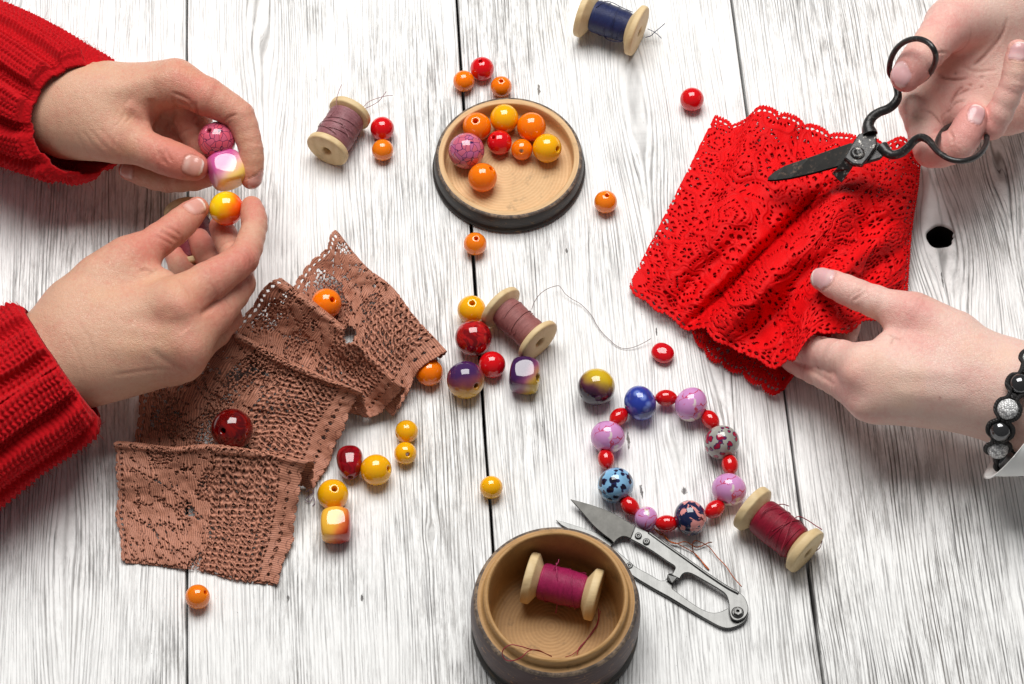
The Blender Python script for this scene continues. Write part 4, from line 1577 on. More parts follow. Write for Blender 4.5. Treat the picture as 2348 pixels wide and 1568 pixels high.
pebble('bead', 'dark red egg shaped glass bead next to a large yellow one', 802, 1060, 30, 41, 29, glaze(srgb(150, 4, 22), 'swirl', srgb(112, 2, 12)), 4, 2.3, hole=(805, 1095), egg=0.16)
pebble('bead', 'red and yellow glazed cube bead with a pale top facet', 770, 1204, 36, 40, 37, glaze(srgb(238, 180, 60), 'fade', srgb(226, 120, 60), srgb(170, 30, 14), axis=(0.85, -0.25, -0.35, 1.5)), 2, 3.6, cut=0.90, rock=(6, 0))
# the middle cluster
bead('yellow bead touching the far flange of the middle mauve spool', 1081, 710, 33, PL(C_YEL), (1083, 694), group='loose yellow beads')
bead('large marbled dark red bead in the cluster by the middle spool', 1085, 775, 42.5, glaze(srgb(186, 24, 26), 'swirl', srgb(118, 8, 14)), (1060, 813))
bead('bright red bead between the purple bead and the purple cube', 1128, 836, 31, PL(C_RED), group='loose red beads')
bead('glazed purple bead with a yellow lower half and a white hole', 1067, 871, 43.5, glaze(srgb(214, 160, 36), 'fade', srgb(150, 74, 70), srgb(64, 34, 84), axis=(-0.2, 0.45, 0.85, 0.5)), (1093, 885))
pebble('bead', 'purple and mustard glazed cube bead in front of the middle spool', 1203, 861, 36, 40, 37, glaze(srgb(60, 26, 74), 'fade', srgb(150, 80, 110), srgb(196, 160, 26), axis=(0.75, -0.45, -0.25, 0.0)), -6, 3.6, cut=0.90, hole=(1234, 865), hr=1.9, rock=(6, 0))
bead('glazed bead, mustard above and dark purple below, left of the bracelet', 1367, 887, 43, glaze(srgb(38, 18, 44), 'fade', srgb(96, 46, 66), srgb(206, 172, 30), axis=(0.35, 0.65, 0.65, 0.5)))
pebble('bead', 'flat oval red bead with a pink sheen below the red lace', 1519, 809, 27, 24, 16, glaze(srgb(206, 8, 24)), -35, 2.2)
# resting on the brown lace
bead('bright orange bead lying in a fold of the brown lace', 748, 696, 35, PL(C_ORG), (765, 687), z0=6.0, group='loose orange beads')
bead('large dark red pearly bead lying on the brown lace', 532, 985, 48.5, glaze(srgb(82, 2, 6), 'swirl', srgb(128, 10, 6)), (515, 986), z0=6.5)
bead('bright orange bead half hidden under the edge of the brown lace', 984, 853, 32, PL(C_ORG), group='loose orange beads')

# held by the left person
bead('pink crackled bead held above the cube bead by the upper hand', 497, 322, 43.5, glaze(srgb(214, 84, 104), 'crackle', srgb(206, 96, 124), srgb(70, 28, 66)), (482, 301), z=56)
pebble('bead', 'purple and yellow cube bead pinched between thumb and index finger', 519, 390, 40, 41, 38, glaze(srgb(196, 84, 146), 'fade', srgb(234, 180, 180), srgb(240, 200, 96), axis=(0.7, -0.5, -0.3, 0.5)), 22, 3.6, z=50, cut=0.90, rock=(10, 8))  # pale pink in the glaze stands in for the facet's reflection
bead('yellow and orange bead pinched by the lower hand', 519, 478, 39.5, glaze(srgb(244, 70, 10), 'fade', srgb(250, 120, 8), srgb(250, 206, 8), axis=(-0.75, 0.25, 0.5, 2.0)), (514, 517), z=50)

# ------------------------------------------------------------------ wood of the small turned pieces
def mat_turned(name, a, c, ring=900.0, line=0.35, dirt=0.0):
    m, b = newmat(name)
    co = objco()
    x, y, z = xyz(co)
    x2, y2 = x+0.002, y+0.0015
    r = (x2*x2+y2*y2).sqrt()
    rr = (r*ring*2.0+noise(co, 60, 3)*3.6+noise(co, 25, 1)*9.0).sin()*0.5+0.5
    fleck = noise(vec(x*240.0, y*950.0, z*240.0), 1, 4, 0.75)
    big = noise(co, 55, 3, 0.6)
    t = (rr*line+fleck*0.55+big*0.5-0.28).clamp()
    col = mix(t, a, c)
    if dirt:
        col = mix(noise(co, 130, 4, 0.7).ramp(0.58, 0.70)*dirt, col, tuple(q*0.35 for q in a))
    put(b, Base_Color=col, Roughness=0.55, Specular_IOR_Level=0.3)
    bump(b, fleck+rr*0.6, 0.35, 0.0004)
    return m

M_SPOOLW = mat_turned('spool_wood', srgb(226, 203, 160), srgb(188, 156, 104), 700, 0.2, 0.25)
M_BOXW = mat_turned('turned_wood', srgb(222, 186, 140), srgb(178, 134, 86), 1800, 0.22, 0.4)

M_BOWLW = mat_turned('bowl_wood', srgb(192, 150, 98), srgb(132, 94, 52), 1800, 0.2, 0.5)

def mat_lacquer(name, base, flecks):
    m, b = newmat(name)
    co = objco()
    x, y, z = xyz(co)
    scr = noise(vec(x*90.0, y*90.0, z*700.0), 1, 4, 0.7)
    chip = noise(co, 190, 4, 0.75)
    col = mix(noise(co, 80, 2), base, tuple(q*1.9+0.01 for q in base))
    col = mix(scr.ramp(0.56, 0.66)*0.7, col, flecks)
    col = mix(chip.ramp(0.61, 0.64), col, flecks)
    put(b, Base_Color=col, Roughness=0.42, Specular_IOR_Level=0.3)
    bump(b, scr-chip*0.6, 0.25, 0.0005)
    return m
M_LACQ = mat_lacquer('black_lacquer', srgb(36, 33, 31), srgb(104, 84, 56))
M_LACQ2 = mat_lacquer('plum_lacquer', srgb(52, 28, 28), srgb(140, 98, 60))
def mat_worn_rim():
    m, b = newmat('worn_rim')
    co = objco()
    n = noise(co, 420, 4, 0.75)
    n2 = noise(co, 90, 2)
    col = mix((n+(n2-0.5)*0.6).ramp(0.40, 0.66), srgb(78, 68, 62), srgb(138, 118, 98))
    put(b, Base_Color=col, Roughness=0.6)
    bump(b, n, 0.5, 0.0006)
    return m
M_RIM = mat_worn_rim()

def mat_thread(name, a, c, sheen):
    m, b = newmat(name)
    co = objco()
    n = noise(co, 700, 3, 0.7)
    n2 = noise(co, 120, 2)
    put(b, Base_Color=mix((n*0.7+n2*0.5-0.1).clamp(), a, c), Roughness=sheen, Specular_IOR_Level=0.45, Anisotropic=0.4)
    bump(b, noise(co, 3000, 2), 0.4, 0.0002)
    return m
TH_MAUVE = mat_thread('mauve_thread', srgb(104, 56, 62), srgb(178, 126, 132), 0.38)
TH_ROSE = mat_thread('brown_rose_thread', srgb(112, 62, 62), srgb(176, 116, 112), 0.5)
TH_NAVY = mat_thread('navy_thread', srgb(16, 20, 44), srgb(48, 58, 108), 0.38)
TH_WINE = mat_thread('wine_thread', srgb(94, 6, 28), srgb(166, 24, 54), 0.45)
TH_MAG = mat_thread('magenta_thread', srgb(108, 8, 50), srgb(180, 40, 98), 0.45)
TH_DARK = mat_thread('dark_wine_thread', srgb(84, 22, 34), srgb(140, 50, 62), 0.45)
TH_GREY = mat_thread('grey_thread', srgb(84, 66, 66), srgb(130, 106, 106), 0.5)
m_copper, _b = newmat('copper_wire')
put(_b, Base_Color=srgb(150, 80, 46), Metallic=0.8, Roughness=0.38)

def spool(label, p0, p1, R, thread, rt0, rt1, seed, rc=4.6, fl=3.4, sharp=False, name='thread_spool'):
    """p0, p1 outer face centres (world); R flange radius mm; rt thread radius at either end"""
    ax = p1-p0
    L = np.linalg.norm(ax)*1000
    ax = nrm(ax)
    root = empty(name, label, 'spool of thread', 'thread spools', T_floor(p0, p1))
    f0 = fl
    b0 = fl+(3.4 if sharp else 1.6)
    h = 2.5
    pr = [(h, 0.9), (h+0.5, 0.25), (h+1.2, 0.0), (R-1.1, 0.0), (R-0.45, 0.18), (R-0.1, 0.6), (R, 1.1), (R, f0-0.5), (R-0.15, f0-0.1), (R-0.6, f0+0.25), (rc+1.6, b0), (rc+0.3, b0+0.7), (rc, b0+1.6)]
    full = pr+[(r, L-z) for r, z in pr[::-1]]+[(h-0.15, L-2.5), (h-0.2, L/2), (h-0.15, 2.5)]
    V, F = lathe(full, 72, p0, ax)
    # hand-turned: not perfectly round
    rel = V-p0
    t = rel@ax
    rad = rel-t[:, None]*ax
    an = np.arctan2(rad@basis(ax)[1], rad@basis(ax)[0])
    rr = np.linalg.norm(rad, axis=1, keepdims=True)
    k = 1+np.where(rr[:, 0] > R*0.0009, 0.012*np.sin(an*2+seed)+0.006*np.sin(an*5+seed*2), 0)
    V = p0+t[:, None]*ax+rad*k[:, None]
    mk('spool_body', V, F, M_SPOOLW, root, p0)
    # wound thread
    z0, z1 = b0-0.7, L-b0+0.7
    n = int((z1-z0)/0.085)
    m = 120
    zz = np.linspace(z0, z1, n)[:, None]
    an = np.linspace(0, 2*math.pi, m, endpoint=False)[None]
    f = (zz-z0)/(z1-z0)
    r = rt0+(rt1-rt0)*f-1.6*(np.exp(-((zz-z0)/0.8))+np.exp(-((z1-zz)/0.8)))
    r = r+0.55*(noise2(f*9+seed, an*0+1, seed)-0.5)+0.28*(noise2(f*24+seed, np.sin(an)*1.0+3, seed+1)-0.5)
    pitch = 0.52
    lay = noise2(f*7, np.cos(an)*0.8+np.sin(an)*0.8, seed+2)
    ph = zz/pitch+an/(2*math.pi)+0.9*np.sin(an+zz*0.25)*(lay-0.5)*2
    r = r+0.20*np.abs(np.sin(math.pi*ph))+0.12*(noise2(np.floor(ph)*1.0, an*0.7, seed+4)-0.5)
    x, y, z = basis(ax)
    V = p0+((r*np.cos(an))[..., None]*x+(r*np.sin(an))[..., None]*y+(zz+0*an)[..., None]*z)*0.001
    mk('thread_winding', V.reshape(-1, 3), grid_faces(n, m, True), thread, root, p0)
    # a few strands laid across the winding
    rg = np.random.default_rng(seed)
    st = []
    for _ in range(5):
        za, zb = rg.uniform(z0+1.5, z1-1.5, 2)
        a0, a1 = rg.uniform(0, 6.28), rg.uniform(2.2, 4.5)
        q = np.linspace(0, 1, 40)
        aa = a0+a1*q
        zq = za+(zb-za)*q
        rq = rt0+(rt1-rt0)*(zq-z0)/(z1-z0)+0.42
        P = p0+(rq*np.cos(aa))[:, None]*x*0.001+(rq*np.sin(aa))[:, None]*y*0.001+zq[:, None]*z*0.001
        st.append(tube(P, 0.00021, 6))
    V, F = join(st)
    mk('crossing_strand', V, F, thread, root, p0)
    return root, x, y, z, p0, L

def T_floor(p0, p1):
    c = (np.asarray(p0)+np.asarray(p1))/2
    return np.array([c[0], c[1], 0.0])

def strand(name, pts, r, mat, parent=None, n=None, label=None, cat=None):
    P = catmull([T(*p) for p in pts], n or len(pts)*10)
    V, F = tube(P, r*0.001, 6)
    o = mk(name, V, F, mat, parent, P[0])
    if label and parent is None:
        tag(o, label, cat)
    return o

s1 = spool('mauve thread spool lying beside a red and an orange bead', T(747.5, 347, 11.4), T(806, 253, 11.2), 11.4, TH_MAUVE, 9.9, 9.6, 1)[0]
strand('loose_end', [(800, 315, 22), (786, 285, 24), (777, 258, 24.5), (772, 244, 24), (771, 228, 22), (778, 206, 19), (783, 194, 17)], 0.17, TH_MAUVE, s1)
strand('loose_end', [(772, 244, 24), (764, 258, 22), (755, 268, 19)], 0.17, TH_MAUVE, s1)
strand('loose_end', [(832, 246, 8), (846, 233, 8), (866, 225, 7), (885, 220, 6), (900, 219, 5)], 0.16, TH_MAUVE, s1)
strand('loose_end', [(836, 249, 5), (852, 242, 4), (868, 232, 5), (878, 220, 6), (885, 210, 6)], 0.18, TH_MAUVE, s1)
s2 = spool('navy blue thread spool with narrow winding at the far edge of the table', T(1335, 26, 14.2), T(1467, 73, 13.6), 13.8, TH_NAVY, 8.8, 8.0, 2, rc=5.4, fl=3.4, sharp=True)[0]
strand('loose_end', [(1366, 17, 23), (1385, 4, 23), (1403, 6, 23), (1425, 17, 22.5), (1450, 28, 22)], 0.22, TH_NAVY, s2)
strand('loose_end', [(1379, 72, 12), (1385, 84, 10), (1396, 92, 10), (1415, 96, 12), (1425, 95, 13)], 0.22, TH_NAVY, s2)
strand('loose_end', [(1484, 66, 8), (1497, 72, 7), (1508, 80, 5), (1516, 88, 3)], 0.20, TH_NAVY, s2)
strand('loose_end', [(1479, 86, 3), (1492, 82, 4), (1500, 74, 6), (1510, 66, 7), (1524, 54, 7)], 0.24, TH_NAVY, s2)
s3 = spool('brownish rose thread spool among beads in the middle of the table', T(1142, 699, 12.3), T(1238, 786, 12.0), 12.2, TH_ROSE, 8.2, 7.8, 3, fl=3.0)[0]
strand('loose_end', [(1219, 709, 14), (1224, 694, 12), (1236, 676, 9), (1255, 662, 6), (1278, 655, 4), (1286, 660, 3.5), (1296, 674, 2.5), (1312, 686, 2), (1332, 698, 1.6), (1355, 722, 1.3), (1366, 742, 1.2), (1380, 762, 1.1), (1396, 778, 1.1), (1412, 792, 0.9), (1430, 799, 0.8), (1452, 796, 1.4), (1475, 786, 2.2), (1492, 776, 3)], 0.16, TH_GREY, s3, 200)
s4 = spool('wine red thread spool lying right of the bead bracelet', T(1716, 1159, 12.2), T(1853, 1268, 12.0), 12.1, TH_WINE, 9.2, 8.9, 4, fl=4.2, sharp=True)[0]
strand('loose_end', [(1742, 1180, 22), (1760, 1166, 22.5), (1790, 1156, 22), (1808, 1160, 19)], 0.24, TH_WINE, s4)
strand('loose_end', [(1790, 1262, 20), (1800, 1235, 22), (1806, 1215, 22.5), (1815, 1195, 22.5), (1830, 1184, 22), (1850, 1192, 20.5), (1868, 1204, 19.5), (1884, 1214, 18.5)], 0.24, TH_WINE, s4)
strand('loose_end', [(1884, 1240, 10), (1880, 1254, 7), (1872, 1262, 4)], 0.22, TH_WINE, s4)
s6 = spool('dark wine thread spool glimpsed behind the fingers of the left person', T(428, 480, 11.8), T(446, 628, 11.8), 11.8, TH_DARK, 10.4, 10.2, 6)[0]

# ------------------------------------------------------------------ round wooden lid with beads in it
LZ = 12.4
lc = T(1166.4, 358.5, LZ)
lr = 170.5*PX(lc)*1000
lc0 = np.array([lc[0], lc[1], 0.0])
lid = empty('wooden_dish', 'shallow round wooden dish with dark sides holding eight beads', 'dish', None, lc0)
V, F = lathe([(0, 0.15), (lr*0.98, 0.15), (lr*1.025, 0.6), (lr*1.035, 1.6), (lr*1.03, 2.7), (lr*1.005, 3.3), (lr*1.0, 3.8), (lr*1.012, 5.0), (lr*1.006, 8), (lr*0.995, 10.6), (lr*0.985, 11.4)], 128, lc0, closed=False)
mk('painted_side', V, F, M_LACQ, lid)
V, F = lathe([(lr*0.985, 11.4), (lr*0.978, 11.9), (lr*0.962, 12.25), (lr*0.945, 12.38)], 128, lc0, closed=False)
mk('worn_edge', V, F, M_RIM, lid)
V, F = lathe([(lr*0.945, 12.38), (lr*0.90, 12.45), (lr*0.885, 12.4), (lr*0.874, 12.0), (lr*0.868, 8), (lr*0.862, 4.6), (lr*0.845, 3.7), (lr*0.80, 3.4), (lr*0.4, 3.3), (0.05, 3.3)], 128, lc0, closed=False)
mk('wood_inside', V, F, M_BOXW, lid)
FL = 3.35
G8 = 'beads lying in the round dish'
bead('orange bead with a hole on top, at the far left inside the round dish', 1093, 291, 33, PL(C_ORG), (1090, 279), z0=FL, group=G8)
bead('golden yellow bead at the far wall inside the round dish', 1156, 272, 33, PL(C_YEL), z0=FL, group=G8)
bead('plain orange bead at the far right inside the round dish', 1218, 291, 33.5, PL(C_ORG), z0=FL, group=G8)
bead('mauve crackled bead inside the round dish', 1069, 346, 41.5, glaze(srgb(190, 104, 150), 'crackle', srgb(206, 100, 116), srgb(66, 34, 84)), z0=FL, group=G8)
bead('red bead in the middle of the round dish', 1145, 327, 28.5, PL(C_RED), (1130, 316), z0=FL, group=G8)
bead('small orange bead between the red and a yellow bead in the dish', 1196, 343, 24.5, PL(C_ORG), (1195, 349), z0=FL, group=G8)
bead('yellow bead with a side hole at the right inside the round dish', 1254, 340, 33.5, PL(C_YEL), (1279, 344), z0=FL, group=G8)
bead('orange bead nearest the viewer inside the round dish', 1106, 407, 33.5, PL(C_ORG), (1128, 388), z0=FL, group=G8)

# ------------------------------------------------------------------ turned wooden bowl
BH = 38.0
bc = T(1274.5, 1364, BH)
br = 189*PX(T(1274, 1372, BH-5))*1000
ri = 156*PX(bc)*1000
b0 = np.array([bc[0], bc[1], 0.0])
bowl = empty('wooden_bowl', 'deep turned wooden bowl with dark lacquered outside holding a spool', 'bowl', None, b0)
V, F = lathe([(0, 0.2), (br*0.96, 0.2), (br*1.02, 0.9), (br*1.035, 2.2), (br*1.03, 4.2), (br*1.0, 5.4), (br*0.985, 6.2), (br*1.01, 8.5), (br*1.03, 13.0)], 144, b0, closed=False)
mk('black_base', V, F, M_LACQ, bowl)
V, F = lathe([(br*1.03, 13.0), (br*1.04, 17), (br*1.04, 21), (br*1.03, 26), (br*1.012, 29.5), (br*1.0, 31.4)], 144, b0, closed=False)
mk('lacquered_side', V, F, M_LACQ2, bowl)
V, F = lathe([(br*1.0, 31.4), (br*0.99, 32.2), (br*0.975, 32.6), (br*0.955, 32.8)], 144, b0, closed=False)
mk('worn_edge', V, F, M_RIM, bowl)
V, F = lathe([(br*0.955, 32.8), (ri*1.11, 32.9), (ri*1.085, 33.2), (ri*1.075, 34.2), (ri*1.07, 36.6), (ri*1.06, 37.5), (ri*1.035, 38.0), (ri*1.012, 37.9), (ri*0.998, 37.3), (ri*0.99, 34), (ri*0.985, 24), (ri*0.975, 14), (ri*0.955, 8.6), (ri*0.91, 6.8), (ri*0.8, 6.3), (ri*0.4, 6.2), (0.05, 6.2)], 144, b0, closed=False)
mk('wood_inside', V, F, M_BOWLW, bowl)
s5 = spool('magenta thread spool lying inside the wooden bowl', T(1206, 1322, 19.5), T(1372, 1366, 18.8), 12.3, TH_MAG, 8.6, 8.2, 5, fl=4.0, sharp=True)[0]
strand('loose_end', [(1268, 1304, 28), (1278, 1292, 29), (1281, 1282, 29)], 0.24, TH_MAG, s5)
strand('loose_end', [(1275, 1290, 28), (1277, 1320, 28.5), (1280, 1350, 25), (1278, 1380, 18), (1274, 1405, 10)], 0.24, TH_MAG, s5)
strand('loose_end', [(1372, 1395, 12), (1370, 1425, 8), (1352, 1455, 7), (1332, 1482, 6.8), (1312, 1500, 8), (1296, 1506, 12)], 0.20, TH_WINE, s5)
strand('loose_end', [(1376, 1400, 12), (1368, 1435, 8), (1345, 1465, 7), (1328, 1484, 6.8), (1322, 1502, 9)], 0.20, TH_WINE, s5)
strand('thread_scrap', [(1264, 1504, 14), (1240, 1494, 28), (1215, 1488, 37), (1195, 1482, 40), (1172, 1478, 39.5), (1156, 1486, 39), (1151, 1500, 37), (1160, 1513, 35), (1178, 1514, 36), (1196, 1506, 38.5), (1212, 1492, 38.6), (1232, 1490, 32), (1250, 1498, 22), (1264, 1505, 12)], 0.24, TH_WINE, None, 160, 'dark red thread looped over the near rim of the wooden bowl', 'thread')
# ------------------------------------------------------------------ the strung bracelet on the boards
def ground(x, y, R):
    return T(x, y, R)
BR = [('bead', 1467, 924, 41, 0.88), ('pip', 1527, 912), ('bead', 1584, 927, 40.5, 0.90), ('pip', 1628, 962), ('bead', 1654, 1014, 41, 0.94), ('pip', 1673, 1065),
      ('bead', 1671, 1122, 40.5, 0.90), ('pip', 1638, 1167), ('bead', 1582, 1187, 41, 0.90), ('pip', 1528, 1200), ('bead', 1481, 1188, 27.5, 0.97), ('pip', 1444, 1160),
      ('bead', 1411, 1112, 42, 0.95), ('pip', 1389, 1052), ('bead', 1393, 1002, 40, 0.92), ('pip', 1418, 956)]
PINK = glaze(srgb(214, 150, 206), 'marble', srgb(196, 40, 70), srgb(226, 220, 206))
GL = [glaze(srgb(44, 62, 158), 'cells', srgb(120, 140, 214), srgb(52, 46, 86)), PINK,
      glaze(srgb(168, 168, 160), 'spots', srgb(74, 36, 84), srgb(160, 16, 50)), PINK,
      glaze(srgb(24, 36, 72), 'patches', srgb(226, 150, 146), srgb(104, 26, 30)), PINK,
      glaze(srgb(136, 190, 228), 'spots', srgb(36, 38, 84), srgb(24, 20, 40)), PINK]
LB = ['deep blue glass bead', 'pink marbled bead', 'grey bead with dark red spots', 'pink marbled bead with red veins', 'navy and pink patched bead', 'small pink marbled bead', 'pale blue bead with dark flecks', 'pink veined bead']
bpts = []
for q in BR:
    if q[0] == 'bead':
        R = q[3]*PX(T(q[1], q[2], 8))*1000*0.97
        bpts.append(T(q[1], q[2], R))
    else:
        bpts.append(T(q[1], q[2], 6.4))
bpts = np.array(bpts)
cen = bpts.mean(0)
brace = empty('beaded_bracelet', 'unfinished bracelet of large glass beads and red pips strung on copper wire', 'bracelet', None, (cen[0], cen[1], 0))
k = 0
for i, q in enumerate(BR):
    tan = nrm(bpts[(i+1) % len(BR)]-bpts[i-1])
    if q[0] == 'bead':
        R = q[3]*PX(bpts[i])*1000
        V, F = lathe(bead_profile(R, 1.0, q[4]), 56, bpts[i], tan)
        o = mk('glass_bead', V, F, GL[k], brace, bpts[i])
        o['label'] = LB[k]
        k += 1
    else:
        R = 4.05
        prof = [(R*math.sin(a)**1.15+0.02, 5.6*math.cos(a)) for a in np.linspace(0.02, math.pi-0.02, 26)]
        V, F = lathe(prof, 40, bpts[i], tan, closed=False)
        mk('red_pip_bead', V, F, glaze(srgb(204, 12, 16)), brace, bpts[i])
P = catmull(bpts, 300, True)
V, F = tube(P, 0.00022, 6, closed=True)
mk('copper_wire', V, F, m_copper, brace, bpts[0])
wl = []
for pts, n, r in ([(1498, 1212, 7), (1506, 1216, 4), (1518, 1222, 2), (1526, 1234, 1.5), (1540, 1244, 2), (1556, 1246, 2.5)], 60, 0.26), \
        ([(1500, 1213, 6), (1512, 1224, 3), (1524, 1228, 2), (1534, 1240, 2), (1552, 1246, 1.5)], 60, 0.26), \
        ([(1552, 1246, 2), (1572, 1242, 2.5), (1592, 1253, 2), (1604, 1253, 1.5), (1624, 1244, 2), (1632, 1243, 3)], 60, 0.22), \
        ([(1552, 1246, 2), (1575, 1258, 1.5), (1594, 1270, 1), (1610, 1288, 1), (1625, 1305, 0.8), (1618, 1300, 1), (1606, 1284, 1), (1590, 1266, 1.6), (1587, 1250, 3), (1592, 1240, 4), (1604, 1242, 3), (1625, 1254, 2), (1645, 1278, 1.5), (1664, 1298, 2), (1680, 1322, 3), (1700, 1345, 4)], 200, 0.20):
    wl.append(tube(catmull([T(*p) for p in pts], n), r*0.00125, 6))
V, F = join(wl)
mk('twisted_wire_end', V, F, m_copper, brace, T(1500, 1213, 5))

# ------------------------------------------------------------------ metals
def mat_steel(name, a, c, rough, dirt=0.0, scratch=600.0):
    m, b = newmat(name)
    co = objco()
    x, y, z = xyz(co)
    s = noise(vec(x*scratch, y*scratch*0.08, z*scratch), 1, 3, 0.7)
    n = noise(co, 160, 4, 0.7)
    put(b, Base_Color=mix((n*0.6+s*0.5).clamp(), a, c), Metallic=0.8, Roughness=(n-0.5)*0.25+rough)
    if dirt:
        rust = noise(co, 260, 4, 0.75).ramp(0.54, 0.66)*dirt
        put(b, Metallic=1.0-rust)
        col = mix(rust, mix(n, a, c), srgb(92, 66, 46))
        put(b, Base_Color=col)
    bump(b, s*0.5+n*0.2, 0.08, 0.0003)
    return m
M_STEEL = mat_steel('bright_steel', (0.075, 0.075, 0.073), (0.20, 0.20, 0.195), 0.40)
M_BLADE = mat_steel('grey_blade', (0.065, 0.063, 0.058), (0.10, 0.098, 0.092), 0.5, 0.0)
def mat_black_iron(name, worn):
    m, b = newmat(name)
    co = objco()
    n = noise(co, 330, 4, 0.75)
    n2 = noise(co, 900, 3, 0.7)
    w = (n+(n2-0.5)*0.35).ramp(0.56, 0.62)*worn
    put(b, Base_Color=mix(w, srgb(36, 35, 35), srgb(150, 147, 142)), Metallic=(w*0.5)+0.1, Roughness=(n2-0.5)*0.3+0.36, Specular_IOR_Level=0.55)
    bump(b, n-w*0.8, 0.3, 0.0004)
    return m
m_ = mat_steel('dark_blade', (0.008, 0.008, 0.008), (0.022, 0.021, 0.02), 0.42, 0.25)
M_DBLADE = m_
M_IRON = mat_black_iron('black_iron', 0.25)
M_IRONW = mat_black_iron('worn_black_iron', 1.0)

def poly_plate(px, z, thick, bevel=0.25, holes=()):
    """flat plate from a photo outline lying at height z (list or number), thick mm; eased edges"""
    import mathutils.geometry as mg
    zz = z if hasattr(z, '__len__') else [z]*len(px)
    top = np.array([T(x, y, q) for (x, y), q in zip(px, zz)])
    area_ = sum(top[i][0]*top[(i+1) % len(top)][1]-top[(i+1) % len(top)][0]*top[i][1] for i in range(len(top)))
    if area_ < 0:
        top = top[::-1]
    n = len(top)
    nrmv = nrm(np.cross(np.roll(top, -1, 0)-top, np.roll(top, -2, 0)-top).sum(0))
    if nrmv[2] < 0: nrmv = -nrmv
    e = np.roll(top, -1, 0)-top
    e /= np.linalg.norm(e, axis=1)[:, None]+1e-12
    ni = np.cross(nrmv, e)
    mi = ni+np.roll(ni, 1, 0)
    mi /= np.maximum(np.linalg.norm(mi, axis=1)[:, None], 0.3)
    b_ = bevel*0.001
    rings = [top+mi*b_, top-nrmv*b_*0.8, top-nrmv*(thick*0.001-b_*0.8), top+mi*b_-nrmv*thick*0.001]
    V = np.concatenate(rings)
    F = grid_faces(4, n, True)[:, ::-1]
    tri = mg.tessellate_polygon([[Vector(p) for p in rings[0]]])
    tri = np.array([t for t in tri])
    out = []
    for t in tri:
        a, b2, c = V[t[0]], V[t[1]], V[t[2]]
        if np.dot(np.cross(b2-a, c-a), nrmv) < 0: t = t[::-1]
        out.append(t)
    tri = np.array(out)
    return V, [F, tri, tri[:, ::-1]+3*n]

def smooth_outline(pts, n, sharp=()):
    """round an outline between its sharp corners"""
    m = len(pts)
    sh = sorted(sharp) if len(sharp) else [0]
    out = []
    for a, b_ in zip(sh, sh[1:]+[sh[0]+m]):
        seg = [pts[i % m] for i in range(a, b_+1)]
        if len(seg) == 2:
            out.append(seg[0])
        else:
            out += [tuple(q) for q in catmull(seg, max(4, int(n*len(seg)/m)))[:-1]]
    return out

def rivet(x, y, z, r, h, mat, parent, name='rivet', up=None):
    c = T(x, y, z)
    R = r*PX(c)*1000
    V, F = lathe([(0.02, h*0.55), (R*0.30, h*0.55), (R*0.42, h*0.9), (R*0.7, h), (R*0.95, h*0.55), (R, 0), (R, -0.3)], 28, c, up if up is not None else (0, 0, 1), closed=False)
    return mk(name, V, F, mat, parent, c)

def zx(pts):
    return [(1008.5+x/3.2012, 1081.9+y/3.2012) for x, y in pts]

snips = empty('thread_snips', 'silver spring thread snips lying open against the wooden bowl', 'thread snips', None, T(1560, 1330, 0))
tilt_z = lambda pts, za, zb, xa=1270, xb=1715: [za+(zb-za)*np.clip((x-xa)/(xb-xa), 0, 1) for x, y in pts]
# far arm
blade = zx([(958, 199), (1095, 236), (1250, 292), (1350, 348), (1432, 398), (1398, 486), (1368, 474), (1335, 472), (1300, 492), (1276, 520), (1250, 494), (1200, 456), (1130, 396), (1050, 304)])
V, F = poly_plate(smooth_outline(blade, 40, (0, 4, 5, 9)), tilt_z(smooth_outline(blade, 40, (0, 4, 5, 9)), 4.6, 4.6), 0.9, 0.2)
mk('blade', V, F, M_BLADE, snips, smooth=False)
arm = zx([(1435, 400), (1520, 438), (1640, 522), (1800, 634), (1960, 748), (2110, 846), (2205, 892), (2246, 940), (2262, 1010), (2240, 1062), (2185, 1090), (2140, 1072), (2122, 1020), (2118, 960), (2100, 905), (2060, 868), (1960, 808), (1860, 752), (1815, 738), (1782, 748), (1758, 782), (1700, 752), (1718, 722), (1722, 692), (1660, 650), (1540, 568), (1398, 490)])
sm = smooth_outline(arm, 120, (0, 20, 21, 26))
V, F = poly_plate(sm, tilt_z(sm, 5.6, 4.6), 1.3, 0.3)
mk('handle_arm', V, F, M_STEEL, snips, smooth=False)
rivet(*zx([(1455, 468)])[0], 5.6, 8.2, 0.6, M_STEEL, snips)
rivet(*zx([(1514, 510)])[0], 5.6, 8.2, 0.6, M_STEEL, snips)
# a turned-down lip along the outer side of each arm
lip = [T(x, y, 5.4-0.6) for x, y in zx([(1530, 446), (1640, 524), (1800, 636), (1960, 750), (2100, 842), (2190, 890)])]
V, F = tube(catmull(lip, 60), 0.0008, 8)
mk('folded_edge', V, F, M_STEEL, snips)
# near arm
blade2 = zx([(850, 350), (930, 372), (1100, 428), (1275, 494), (1264, 530), (1240, 560), (1150, 520), (1000, 450), (890, 388)])
V, F = poly_plate(blade2, 1.6, 0.9, 0.2)
mk('blade', V, F, M_STEEL, snips, smooth=False)
arm2 = zx([(1180, 500), (1275, 560), (1372, 640), (1445, 700), (1540, 752), (1608, 792), (1642, 796), (1662, 780), (1678, 742), (1700, 742), (1742, 772), (1708, 826), (1704, 852), (1726, 872), (1850, 962), (1930, 1010), (2000, 1032), (2060, 1024), (2120, 998), (2200, 1000), (2250, 1020), (2262, 1050), (2236, 1096), (2190, 1126), (2120, 1146), (2060, 1136), (1980, 1096), (1840, 1014), (1700, 928), (1560, 850), (1430, 772), (1330, 700), (1180, 590)])
sm = smooth_outline(arm2, 140, (0, 8, 9, 10, 32))
V, F = poly_plate(sm, tilt_z(sm, 2.2, 2.6), 1.3, 0.3)
